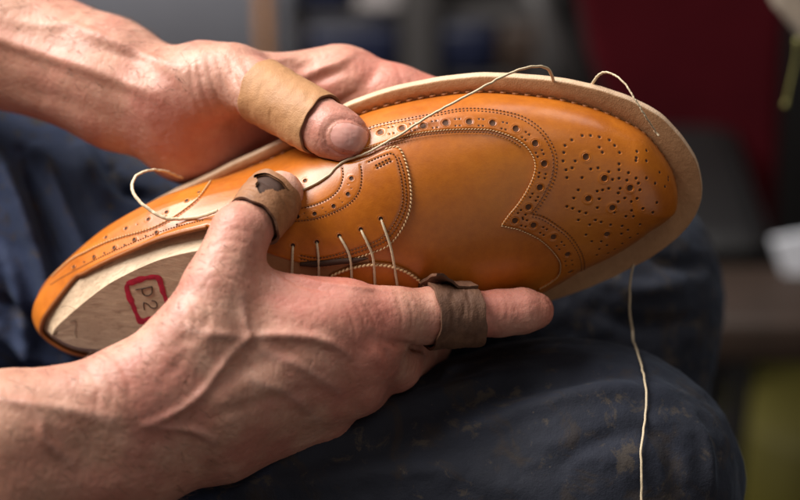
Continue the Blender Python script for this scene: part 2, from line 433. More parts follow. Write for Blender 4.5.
def disc_mesh(mb, p, n, r, m, h, seg=14):
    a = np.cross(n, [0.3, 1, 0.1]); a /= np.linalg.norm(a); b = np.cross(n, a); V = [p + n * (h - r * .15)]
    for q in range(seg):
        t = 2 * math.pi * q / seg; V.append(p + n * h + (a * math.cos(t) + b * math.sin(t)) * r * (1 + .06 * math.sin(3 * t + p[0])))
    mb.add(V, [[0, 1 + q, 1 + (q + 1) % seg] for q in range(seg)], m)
def ring_mesh(mb, p, n, r, tr, m, h, seg=18):
    a = np.cross(n, [0.3, 1, 0.1]); a /= np.linalg.norm(a); b = np.cross(n, a); V = []; F = []
    for q in range(seg):
        t = 2 * math.pi * q / seg; e = a * math.cos(t) + b * math.sin(t)
        for s in range(6):
            u = 2 * math.pi * s / 6; V.append(p + n * h + e * (r + tr * math.cos(u)) + n * tr * math.sin(u))
    for q in range(seg):
        for s in range(6): F.append([q * 6 + s, q * 6 + (s + 1) % 6, ((q + 1) % seg) * 6 + (s + 1) % 6, ((q + 1) % seg) * 6 + s])
    mb.add(V, F, m)
def piece(name, dist, near, C, th, material, grooves=(), hs=(), disp=(), rr=2.2, lift=0, line_depth=.55, line_r=1.0):
    gr = gauss_line(list(grooves), line_r) * line_depth if grooves else None
    ex = hole_disp([h for h in (disp or hs)]) if hs else None
    P, q, off = overlay(name, dist, near, C, th, shoe, material, rr=rr, lift=lift, grooves=gr, extra=ex)
    V = [P]; F = q; allF = [list(map(int, a)) for a in q]; mi = [0] * len(allF); n = len(P)
    mb = MB()
    for p, nn, r in hs:
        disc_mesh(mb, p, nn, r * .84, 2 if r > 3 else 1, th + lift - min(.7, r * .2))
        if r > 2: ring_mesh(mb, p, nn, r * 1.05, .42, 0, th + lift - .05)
    if mb.v:
        vv = np.concatenate(mb.v); V.append(vv); allF += [[i + n for i in f] for f in mb.f]; mi += mb.m
    return obj(name, W(np.concatenate(V)), allF, [M[material], M['hole'], M['hole_big']], shoe, matidx=mi)
# stitching: little raised stitches with needle holes
def stitches(name, line3, nor, h, pitch, r, material, mb=None, slant=.0, flat=.7, gap=.62):
    own = mb is None; mb = mb or MB()
    L = np.r_[0, np.cumsum(np.linalg.norm(np.diff(line3, axis=0), axis=1))]; n = int(L[-1] / pitch)
    for i in range(n):
        a, b = L[-1] * (i + .5 - gap / 2) / n, L[-1] * (i + .5 + gap / 2) / n
        A = np.array([np.interp(a, L, line3[:, k]) for k in range(3)]); B = np.array([np.interp(b, L, line3[:, k]) for k in range(3)])
        nn = np.array([np.interp((a + b) / 2, L, nor[:, k]) for k in range(3)]); nn /= np.linalg.norm(nn)
        t = B - A; t /= np.linalg.norm(t) + 1e-9; s = np.cross(nn, t); A = A - s * slant; B = B + s * slant
        pts = [A + nn * (h - .5), A * .75 + B * .25 + nn * (h + .25), (A + B) / 2 + nn * (h + .45), A * .25 + B * .75 + nn * (h + .25), B + nn * (h - .5)]
        v, f = tube(np.array(pts), [r * .6, r, r * 1.05, r, r * .6], 6); mb.add(v, f)
    if own: return mb.build(name, M[material], shoe)
# --- base: vamp (runs on under cap and facings) and tongue
vamp_poly = np.array([(330, -400), (900, -400), (900, 400), (200, 400), (250, 130), (310, 60), (330, 50), (330, -60)], float)
dv, nv = sdf(CX, vamp_poly)
cover = dcap < 6                                       # the vamp stops just under the cap
dvv = np.where(cover, dv, np.minimum(dv, 6 - dcap))
piece('vamp', np.where(cover | (dv < 0), dv, -1), nv, CX, 0.0, 'tan', rr=1.5)
tongue_poly = catmull(np.array([(215, -34), (300, -60), (345, -50), (352, 5), (345, 40), (300, 46), (215, 30), (205, 0), (215, -34)], float), 80)[:-1]
dt, nt_ = sdf(CX, tongue_poly)
piece('tongue', dt, nt_, CX, .8, 'lining', rr=1.5)
# --- quarters with the two lace facings: one band of leather round the heel
TOPL = [(207, 227), (163, 238), (110, 260), (74, 279)]
FED = [(285, 259), (300, 263), (320, 265.5), (345, 260.5), (372, 252), (388, 245), (399, 233), (407, 218), (411, 202), (410.5, 184), (407.5, 168), (403, 154), (397, 147.5), (385, 150), (366, 158.5), (345, 163), (315, 157), (292, 150)]
ty = hits(TOPL, 40, 'Y'); fy = hits(FED, 120, 'Y')
hh = 100
def arc_at(s_, wt):
    i = int(np.argmin(np.abs(arcs - s_))); j = int(np.argmax(G[i, :, 2] >= wt)); return (s_, CY[i, j, 1])
ty = ty[CY is None or np.arange(len(ty)) < len(ty)]
ke = ty[ty[:, 0] > 60]; ty = ke
back = np.vstack([ty[-1:], [arc_at(x, 97) for x in (30, 0, -30, -60, -95, -130, -170)], [arc_at(-215, 104)]])
NE = [(330, 275), (338, 271), (352, 266), (370, 263), (388, 264), (402, 268), (413, 274), (424, 283)]
ny = hits(NE, 60, 'Y'); dbg('ny', ny[::6]); ny = ny[ny[:, 0] < 0]
dbg('TOPL', [V2S(hit(*p)[0]).round() if hit(*p) else None for p in TOPL], 'hh', hh, 'NE', ny[0], ny[-1])
nearf = catmull(np.array([back[-1], (ny[0][0] + 40, ny[0][1] - 4)] + list(ny[::5]) + [(ny[-1][0] - 14, ny[-1][1] - 40), (ny[-1][0] - 18, -40)]), 80)
quarter_poly = np.vstack([[(fy[-1][0] - 10, -40)], fy[::-1], ty, back[1:], nearf[1:]])
dq, nq = sdf(CY, quarter_poly)
LA = [(300, 258), (320, 260.5), (344, 255.5), (370, 247), (384.5, 240.5), (394, 230), (402, 216), (406, 202), (405.5, 185), (403, 170), (398.5, 157)]
LB = [(300, 254.5), (320, 257), (343, 252), (369, 243.5), (382, 237), (391, 227), (398.5, 214), (402.5, 201), (402, 185), (399.5, 171), (394, 155), (382, 157), (368, 163)]
BA = [(292, 222), (312, 219.5), (332, 213), (350, 203), (359.5, 191), (362, 176), (361, 166)]
BBm = [(287, 211), (305, 208), (325, 201), (338, 191), (343.5, 178), (343, 168)]
SEAM = [(376, 169), (392, 161)]
CT = [(54, 279), (66, 268), (78, 259), (110, 243), (150, 231), (168, 223), (184, 213), (200, 200), (212, 184)]
TST = [(52, 286), (70, 275), (110, 254.5), (163, 232.5), (205, 222)]
gl = [hits(x)[0] for x in (LA, LB, BA, BBm, SEAM, CT)]
piece('quarter', dq, nq, CY, 2.4, 'tan', grooves=gl, hs=qholes, rr=2.6)
# dark cut edge along the top line
def chart3(s_, h_):
    f = (s_ % wl) / wl * NF; i0 = int(f) % NF; i1 = (i0 + 1) % NF; a = f - int(f); t = np.clip(h_ / GL[i0], 0, 1) * (NT - 1); j = int(min(t, NT - 2)); b = t - j
    L_ = lambda A: (A[i0, j] * (1 - a) + A[i1, j] * a) * (1 - b) + (A[i0, j + 1] * (1 - a) + A[i1, j + 1] * a) * b
    return L_(GV), L_(GN)
cp = catmull(np.vstack([ty[::6], back]), 220); cc = [chart3(*p) for p in cp]
P, Nn = np.array([c[0] for c in cc]), np.array([c[1] for c in cc]); v, f = tube(P + Nn * .2, 2.3, 8); mb = MB(); mb.add(v, f); mb.build('collar_edge', M['tan_dark'], shoe)
# heel counter piece
cy = hits(CT, 60, 'Y')
cpoly = np.vstack([cy, [(cy[-1][0] + 8, -40), (-150, -40), (-150, 40), (-60, cy[0][1] - 5)]])
dc, nc = sdf(CY, cpoly)
chol = []; addholes(cb, 2.3, chol); addholes([(178, 226), (167, 217.5), (147, 237), (126, 246), (106, 254), (86, 263), (98, 243.5), (139, 226)], 1.2, chol)
piece('heel_counter', np.minimum(dc, dq), np.where((dc < dq)[..., None], nc, nq), CY, 1.3, 'tan', hs=chol, lift=2.0, rr=2.0)
# --- toe cap with wing
capl = gimp3 + [hits(STEDGE)[0]]
piece('toe_cap', dcap, ncap, CX, 2.3, 'tan', grooves=gimp3, hs=holes, rr=2.2)
# stitching lines
def st(path, h, pitch, r, material, name='stitching', off=None, **kw):
    P, Nn = hits(path, max(20, int(plen(np.array(path, float)))))
    if off:
        T = np.gradient(P, axis=0); T /= np.linalg.norm(T, axis=1)[:, None]; P = P + np.cross(Nn, T) * off
    return stitches(name, P, Nn, h, pitch, r, material, **kw)
for o in (-1.7, 1.7):
    mbg = MB()
    for path in (GIMP, GIMPB):
        P, Nn = hits(path, int(plen(np.array(path, float)))); T = np.gradient(P, axis=0); T /= np.linalg.norm(T, axis=1)[:, None]
        stitches('', P + np.cross(Nn, T) * o, Nn, 2.0, 3.6, .62, 'stitch', mbg)
    mbg.build('gimped_stitching', M['stitch'], shoe)
mbe = MB()
for path, o in ((WING, 1.8), (WINGB, 1.8)):
    P, Nn = hits(path, int(plen(np.array(path, float)))); T = np.gradient(P, axis=0); T /= np.linalg.norm(T, axis=1)[:, None]
    sg = 1 if True else -1
    stitches('', P + np.cross(Nn, T) * .0, Nn, 1.9, 3.0, .5, 'stitch_pale', mbe, slant=.45, gap=.85)
mbe.build('edge_stitching', M['stitch_pale'], shoe)
st(STEDGE, 2.3, 3.0, .6, 'stitch')
st([p for p in FED[1:14]], 1.9, 3.8, .8, 'stitch_pale', 'edge_stitching', slant=.8, gap=.85)
st(LA, 2.4, 3.2, .6, 'stitch'); st(LB, 2.4, 3.2, .6, 'stitch')
st(BA, 2.5, 3.0, .55, 'stitch'); st(BBm, 2.5, 3.0, .5, 'stitch'); st(SEAM, 2.5, 3, .7, 'stitch'); st(SEAM, 2.5, 3, .7, 'stitch', off=3)
st(CT, 3.6, 3.6, .8, 'stitch_pale'); st(TST, 2.4, 3.0, .6, 'stitch')
# --- welt and sole
def ringv(C, w): return S2V(np.concatenate([C, np.full((len(C), 1), float(w))], 1))
st_ = 3; wc, ft, wnn = weltc[::st_], feather[::st_], wn[::st_]
wob = (rng.normal(0, 1, len(wc))); 
for _ in range(6): wob = (np.roll(wob, 1) + wob + np.roll(wob, -1)) / 3
wob = wob[:, None] * .8
rings = [ringv(ft - wnn * 10, -3), ringv(ft + wnn * 1.0, -1.5), ringv(ft + wnn * 4, .4), ringv((ft + wc) / 2, .9), ringv(wc - wnn * 2.2 + wnn * wob, .6), ringv(wc - wnn * .7 + wnn * wob, .1), ringv(wc + wnn * wob, -1.2),
         ringv(wc + wnn * (wob + .3), -5), ringv(wc + wnn * wob, -9.4), ringv(wc - wnn * 1.6, -10.4), ringv(wc * .5 + ft * .5, -10.6)]
V = np.concatenate(rings); n = len(wc); F = []; mi = []
for k in range(len(rings) - 1):
    for i in range(n):
        j = (i + 1) % n; F.append([k * n + i, k * n + j, (k + 1) * n + j, (k + 1) * n + i]); mi.append(1 if 5 <= k <= 8 else 0)
F.append([10 * n + i for i in range(n)]); mi.append(0); F.append([i for i in range(n)][::-1]); mi.append(0)
welt = obj('welt', W(V), F, [M['welt'], M['welt_edge']], shoe, matidx=mi)
# groove beside the upper and inseam stitch bites round the toe
mbb = MB()
sel = [i for i in range(NF) if feather[i, 0] > 470 or (feather[i, 1] > 0 and feather[i, 0] > 200)]
for i in sel[::11]:
    c = feather[i] + wn[i] * 1.2; t = np.array([wn[i][1], -wn[i][0]])
    a = S2V([*(c - t * 3), 1.2]); m1 = S2V([*(c + wn[i] * .6), 3.0]); b = S2V([*(c + t * 3), 1.2]); v, f = tube(catmull([a, m1, b], 7), 1.15, 6); mbb.add(v, f)
mbb.build('welt_stitching', M['tan_dark'], shoe)
# --- laces (waxed cord pulled through the eyelets)
for pts in ([(293, 246), (292.5, 256), (292, 272)], [(317, 242), (318.5, 256), (319, 279)], [(339.5, 236), (346, 246), (350.5, 258), (352, 282)],
            [(361, 229.5), (368, 243), (373, 257), (375, 285)], [(381, 219), (387.5, 236), (392, 252), (398, 289)]):
    P, Nn = hits(pts, 24); t = np.linspace(0, 1, len(P)); h = np.interp(t, [0, .08, .2, .5, 1], [.6, 3.2, 4.4, 5.2, 4.4])
    v, f = tube(P + Nn * h[:, None], 1.3 + .12 * np.sin(t * 60), 8); mb = MB(); mb.add(v, f); mb.build('lace', M['thread'], shoe)
# near facing edge bead (pale pinked edge that shows over the knuckle)
P, Nn = hits(NE, 60); v, f = tube(P + Nn * 2.0, 1.8, 8); mb = MB(); mb.add(v, f); mb.build('facing_edge', M['tan_dark'], shoe)
st(NE, 4.4, 4.2, 1.3, 'stitch_pale', 'edge_stitching', slant=1.0, gap=.9)
TE = [(300, 263), (318, 262.5), (340, 260), (355, 259), (368, 257)]
P, Nn = hits(TE, 40); v, f = tube(P + Nn * 3.0, np.interp(np.linspace(0, 1, 40), [0, .2, .8, 1], [2, 3.4, 3, .5]), 8); mb = MB(); mb.add(v, f); mb.build('tongue_edge', M['hole'], shoe)
# ------------------------------------------------------------------ wooden last inside the shoe
LV = G.copy()
off = -3.0
LVv = GV + GN * off; LS = V2S(LVv.reshape(-1, 3)).reshape(NF, NT, 3)
hp = np.interp(LS[..., 0], [0, 60, 120, 200, 260, 300], [109, 112, 117, 126, 132, 140])
LS[..., :2] -= wn[:, None, :] * (11 * ssm((LS[..., 2] - 90) / 24) * np.clip((300 - LS[..., 0]) / 100, 0, 1))[..., None]
w = LS[..., 2]; e = w - hp; LS[..., 2] = np.where(e > -1.2, hp - np.where(e > 1.2, 0, (1.2 - e) ** 2 / 4.8), w)
kq = (G[:, :, 0].reshape(-1)[quads].max(1) < 330)
q = quads[kq]; q = q.reshape(-1, 4); u_, inv = np.unique(q, return_inverse=True)
last = obj('wooden_last', W(S2V(LS.reshape(-1, 3)[u_])), inv.reshape(-1, 4), [M['wood']])
tag(last, 'pale wooden last stamped with a red outline, filling the open heel of the shoe', 'shoe last')
def plate(px, py, h=0):
    C = np.array([0, 0, D]); r = Vp(px, py, 0) - C; n = SR[:, 2]; w = 115.
    for _ in range(6):
        t = ((SO - C) @ n + w + h) / (r @ n); p = C + r * t; s = V2S(p); w = np.interp(s[0], [0, 60, 120, 200, 260, 300], [109, 112, 117, 126, 132, 140])
    return p
nP = SR[:, 2]
ringpx = catmull([(128, 284), (140, 279.5), (154, 277), (159.5, 280), (163, 292), (168, 305), (166.5, 312), (157, 316), (145, 321), (139, 320), (134.5, 309), (129, 296), (127, 288), (128, 284)], 90)
V = []; F = []; n = len(ringpx); cpx = np.array([147, 298.5])
for i, p in enumerate(ringpx):
    wd = 5.6 + 1.1 * math.sin(i * .33) + .7 * math.sin(i * .9); d_ = (cpx - p) / np.linalg.norm(cpx - p)
    for s, hh_ in ((-.5, .1), (-.2, .35), (.3, .35), (.5, .1)): V.append(plate(*(p + d_ * wd * s), hh_))
for i in range(n - 1):
    for s in range(3): F.append([i * 4 + s, i * 4 + s + 1, i * 4 + 5 + s, i * 4 + 4 + s])
obj('stamp_outline', W(V), F, [M['stamp_red']], last)
def glyphs(strokes, r, name):
    mb = MB()
    for s in strokes:
        P = catmull(s, 22); V3 = np.array([plate(*p, .15) for p in P]); v, f = tube(V3, r, 6); mb.add(v, f)
    return mb.build(name, M['stamp_dark'], last)
def cpt(L): return [(100 + x / 6.25, 260 + y / 6.25) for x, y in L]
glyphs([cpt([(222, 186), (270, 178), (325, 166)]), cpt([(262, 182), (266, 206), (282, 222), (305, 222), (324, 206), (326, 186), (324, 168)])], .62, 'stamped_letter')
glyphs([cpt([(322, 254), (340, 256), (354, 270), (354, 292), (338, 302), (318, 296), (298, 276), (274, 264)]), cpt([(274, 264), (273, 288), (278, 312)])], .62, 'stamped_digit')
def scratch(L, r):
    return glyphs([L], r, 'scribed_mark')
scratch([(70, 322), (76, 321), (75, 333), (77, 338)], .22)
scratch([(61, 307), (68, 306), (75, 309)], .18)

for p in [(350,140),(372,140),(300,120),(285,190),(262,200),(240,215),(480,290),(500,290),(545,290),(430,290),(400,288),(450,80),(420,85),(450,180),(380,218),(640,180),(200,200),(140,220)]:
    h=hit(*p); dbg(p, None if h is None else (h[0][2].round(), h[1].round(2)))
# ------------------------------------------------------------------ implicit surfaces for the body and clothes
def smin(a, b, k):
    h = np.clip(.5 + .5 * (b - a) / k, 0, 1); return b * (1 - h) + a * h - k * h * (1 - h)
def cone_d(P, a, ra, b, rb, flat=None):
    ab = b - a; L2 = ab @ ab
    t = np.clip(((P - a) @ ab) / L2, 0, 1); q = P - a - t[..., None] * ab
    if flat is not None:                                  # flat = (axis, factor): squash the section along an axis
        ax, fk = flat; s = (q @ ax); q = q + (s * (1 / fk - 1))[..., None] * ax
    return np.sqrt((q * q).sum(-1)) - (ra + (rb - ra) * t)
def field(P, prims):
    P = np.asarray(P, float); d = np.full(P.shape[:-1], 1e3)
    for a, ra, b, rb, k, fl in prims:
        R_ = max(ra, rb) * 1.6 + 3 * k + 12; lo, hi = np.minimum(a, b) - R_, np.maximum(a, b) + R_
        m = ((P > lo) & (P < hi)).all(-1)
        if not m.any(): continue
        dd = cone_d(P[m], a, ra, b, rb, fl); d[m] = smin(d[m], dd, k)
    return d
def nets(prims, h):
    lo = np.min([np.minimum(a, b) - max(ra, rb) * 1.2 for a, ra, b, rb, k, fl in prims], 0) - 4 * h
    hi = np.max([np.maximum(a, b) + max(ra, rb) * 1.2 for a, ra, b, rb, k, fl in prims], 0) + 4 * h
    n = np.ceil((hi - lo) / h).astype(int) + 1
    ax = [lo[i] + h * np.arange(n[i]) for i in range(3)]
    S = np.full(n, 60.0, np.float32)
    for a, ra, b, rb, k, fl in prims:
        R_ = max(ra, rb) * 1.6 + 3 * k + 12; l, u = np.minimum(a, b) - R_, np.maximum(a, b) + R_
        i0 = np.clip(np.floor((l - lo) / h).astype(int), 0, n); i1 = np.clip(np.ceil((u - lo) / h).astype(int) + 1, 0, n)
        sl = tuple(slice(p, q) for p, q in zip(i0, i1))
        X = np.stack(np.meshgrid(*[ax[i][sl[i]] for i in range(3)], indexing='ij'), -1)
        S[sl] = smin(S[sl], cone_d(X, a, ra, b, rb, fl), k)
    ins = S < 0
    c = [ins[i:n[0] - 1 + i, j:n[1] - 1 + j, k:n[2] - 1 + k] for i in (0, 1) for j in (0, 1) for k in (0, 1)]
    cnt = sum(x.astype(np.int8) for x in c); act = (cnt > 0) & (cnt < 8)
    ids = np.full(act.shape, -1, np.int64); w = np.argwhere(act); ids[tuple(w.T)] = np.arange(len(w))
    V = np.zeros((len(w), 3)); C = np.zeros(len(w))
    offs = [(i, j, k) for i in (0, 1) for j in (0, 1) for k in (0, 1)]
    vals = np.stack([S[w[:, 0] + o[0], w[:, 1] + o[1], w[:, 2] + o[2]] for o in offs], 1).astype(float)
    for p in range(8):
        for q in range(p + 1, 8):
            if sum(abs(offs[p][t] - offs[q][t]) for t in range(3)) != 1: continue
            a_, b_ = vals[:, p], vals[:, q]; m = (a_ < 0) != (b_ < 0); t = np.where(m, a_ / (a_ - b_ + 1e-12), 0)
            pt = np.array(offs[p])[None] * (1 - t[:, None]) + np.array(offs[q])[None] * t[:, None]
            V[m] += pt[m]; C[m] += 1
    V = lo + h * (w + V / C[:, None])
    F = []
    for d in range(3):
        e = [slice(None)] * 3; e2 = [slice(None)] * 3; e[d] = slice(0, -1); e2[d] = slice(1, None)
        A, B = ins[tuple(e)], ins[tuple(e2)]; ch = np.argwhere(A != B)
        o1, o2 = [(1, 2), (2, 0), (0, 1)][d]
        ok = (ch[:, o1] > 0) & (ch[:, o2] > 0) & (ch[:, o1] < act.shape[o1]) & (ch[:, o2] < act.shape[o2]); ch = ch[ok]
        def cid(x, y):
            k_ = ch.copy(); k_[:, o1] -= x; k_[:, o2] -= y; return ids[tuple(k_.T)]
        q = np.stack([cid(0, 0), cid(1, 0), cid(1, 1), cid(0, 1)], 1)
        fl = A[tuple(ch.T)]; q[~fl] = q[~fl][:, ::-1]; F.append(q[(q >= 0).all(1)])
    return V, np.concatenate(F)
def grad(P, prims, e=.8):
    g = np.stack([field(P + np.eye(3)[i] * e, prims) - field(P - np.eye(3)[i] * e, prims) for i in range(3)], 1)
    return g / (np.linalg.norm(g, axis=1)[:, None] + 1e-9)
def snap(V, prims, it=2):
    for _ in range(it): V = V - grad(V, prims) * field(V, prims)[:, None]
    return V
def relax(V, F, it=2, lam=.5):
    for _ in range(it):
        A = np.zeros_like(V); C = np.zeros(len(V))
        for k in range(4):
            i, j = F[:, k], F[:, (k + 1) % 4]; np.add.at(A, i, V[j]); np.add.at(C, i, 1)
        V = V * (1 - lam) + lam * A / np.maximum(C, 1)[:, None]
    return V
def subdiv(V, F):
    e = np.stack([F, np.roll(F, -1, 1)], -1).reshape(-1, 2); es = np.sort(e, 1)
    key, inv = np.unique(es[:, 0] * len(V) + es[:, 1], return_inverse=True)
    em = (V[key // len(V)] + V[key % len(V)]) / 2; fc = V[F].mean(1)
    n0, n1 = len(V), len(V) + len(em); ei = inv.reshape(-1, 4) + n0; ci = np.arange(len(F)) + n1
    q = [np.stack([F[:, k], ei[:, k], ci, ei[:, (k - 1) % 4]], 1) for k in range(4)]
    return np.vstack([V, em, fc]), np.concatenate(q)
def vnormals(V, F):
    n = np.cross(V[F[:, 2]] - V[F[:, 0]], V[F[:, 3]] - V[F[:, 1]]); N_ = np.zeros_like(V)
    for k in range(4): np.add.at(N_, F[:, k], n)
    return N_ / (np.linalg.norm(N_, axis=1)[:, None] + 1e-12)
def chain(pts, k=14, flat=None):
    r = []
    for p, q in zip(pts[:-1], pts[1:]): r.append((Vp(*p[:3]), p[3], Vp(*q[:3]), q[3], k, flat))
    return r
class Caster:
    def __init__(s, V, F):
        s.V = V; s.b = BVHTree.FromPolygons([tuple(p) for p in V], [tuple(map(int, f)) for f in F])
    def hit(s, px, py):
        o = Vector((0, 0, D)); loc, nor, fi, dist = s.b.ray_cast(o, (Vector(Vp(px, py, 0)) - o).normalized())
        return (np.array(loc), np.array(nor)) if loc is not None else None
    def path(s, P, n=None):
        P = catmull(P, n or max(4, int(plen(np.array(P, float)) / 3))); r = [s.hit(*p) for p in P]; r = [q for q in r if q]
        return np.array([q[0] for q in r]) if r else np.zeros((0, 3))
def dist_path(V, L, R_):
    """distance to polyline, only within R_"""
    lo, hi = L.min(0) - R_, L.max(0) + R_; k = np.where(((V > lo) & (V < hi)).all(1))[0]
    if len(k) == 0: return k, None
    d, _ = seg_dist(V[k], L, False); return k, d
def detail(V, N_, cst, feats):
    """feats: (pixel path, amplitude, radius): ridge (+) or crease (-)"""
    off = np.zeros(len(V))
    for path, amp, r in feats:
        L = cst.path(path)
        if len(L) < 2: continue
        k, d = dist_path(V, L, r * 3)
        if d is None: continue
        e = np.minimum(np.linalg.norm(V[k] - L[0], axis=1), np.linalg.norm(V[k] - L[-1], axis=1)); tp = .35 + .65 * np.clip(e / (r * 3 + 8), 0, 1)
        off[k] += amp * tp * np.exp(-(d / r) ** 2)
    return off
def vnoise(V, s, seed=0, oct=3):
    """cheap smooth value noise"""
    r = np.random.default_rng(seed); T = r.random((24, 24, 24)); out = np.zeros(len(V)); a = 1; tot = 0
    for o in range(oct):
        p = V / s * (2 ** o) + 7.3 * o; i = np.floor(p).astype(int); f = p - i; f = f * f * (3 - 2 * f); i %= 24; j = (i + 1) % 24; v = 0
        for x in (0, 1):
            for y in (0, 1):
                for z in (0, 1):
                    w = (f[:, 0] if x else 1 - f[:, 0]) * (f[:, 1] if y else 1 - f[:, 1]) * (f[:, 2] if z else 1 - f[:, 2])
                    v = v + w * T[(j if x else i)[:, 0], (j if y else i)[:, 1], (j if z else i)[:, 2]]
        out += a * (v - .5); tot += a; a *= .5
    return out / tot

# ------------------------------------------------------------------ near (right) hand
RH = []
RH += chain([(-620, 620, 60, 92), (-320, 520, 120, 76), (0, 434, 118, 55), (110, 406, 100, 47)], 24)
RH += chain([(-320, 560, 110, 78), (0, 482, 106, 62), (140, 458, 76, 50)], 24)
RH += chain([(120, 408, 96, 44), (200, 372, 84, 38), (350, 322, 50, 33)], 22)      # index metacarpal
RH += chain([(120, 425, 90, 44), (220, 395, 82, 38), (366, 350, 44, 31)], 22)
RH += chain([(130, 440, 80, 46), (220, 418, 68, 38), (352, 384, 25, 31)], 22)
RH += chain([(140, 455, 62, 46), (220, 438, 45, 40), (320, 412, 4, 31)], 22)
RH += chain([(140, 385, 96, 42), (196, 338, 92, 37), (219, 287, 82, 33)], 24)      # thumb
RH += chain([(219, 287, 82, 33), (230, 258, 76, 27.5), (240, 233, 68, 27.5)], 12)
RH += chain([(240, 233, 68, 27.5), (262, 212, 45, 22.5), (281, 193, 22, 22)], 10)
RH += chain([(230, 322, 76, 30), (320, 325, 60, 32)], 26)                           # web
RH += chain([(250, 284, 66, 15), (345, 301, 46, 17)], 26)
RH += chain([(350, 322, 50, 33), (390, 319, 34, 28.5), (432, 315, 16, 27)], 16)     # index finger
RH += chain([(432, 315, 16, 27), (466, 315, 4, 24), (500, 313, -6, 22.5)], 8)
RH += chain([(500, 313, -6, 22.5), (522, 311, -10, 22), (536, 311, -14, 18.5)], 8)
RH += chain([(366, 350, 44, 31), (394, 364, -18, 27), (428, 345, -112, 22), (460, 300, -150, 18)], 10)
RH += chain([(352, 384, 25, 31), (368, 394, -55, 26), (410, 360, -128, 22), (440, 310, -165, 18)], 10)
RH += chain([(320, 412, 4, 31), (330, 410, -75, 24), (372, 372, -138, 20), (400, 330, -168, 16)], 10)
# ------------------------------------------------------------------ far (left) hand
LH = []
LH += chain([(-620, -140, -420, 92), (-320, -60, -300, 80), (0, 28, -170, 62), (110, 72, -130, 54), (170, 98, -108, 48)], 24)
LH += chain([(-320, -20, -310, 80), (0, 48, -180, 60), (120, 100, -140, 50), (185, 125, -125, 46)], 24)
LH += chain([(165, 98, -108, 46), (205, 84, -86, 41), (234, 78, -72, 33)], 20)      # thenar
LH += chain([(234, 78, -72, 33), (262, 92, -48, 28), (288, 106, -24, 26.5)], 14)
LH += chain([(288, 106, -24, 26.5), (318, 123, -4, 26), (332, 131, 6, 26.5), (345, 137, 12, 24.5)], 8)
LH += chain([(175, 110, -125, 46), (260, 96, -130, 38), (345, 84, -112, 38)], 22)   # palm and index
LH += chain([(345, 84, -112, 38), (395, 96, -100, 31), (450, 108, -96, 28)], 14)
LH += chain([(450, 108, -96, 28), (510, 140, -112, 22), (540, 170, -125, 18)], 8)
LH += chain([(180, 130, -130, 46), (270, 145, -150, 42), (340, 140, -160, 36), (430, 170, -150, 26), (480, 220, -160, 20)], 20)
LH += chain([(190, 145, -140, 42), (280, 180, -165, 38), (360, 190, -175, 28), (420, 240, -185, 20)], 18)
# thin web and the tendon that stands up beside the wrapped thumb
LH += chain([(262, 74, -90, 20), (330, 66, -105, 16)], 18)

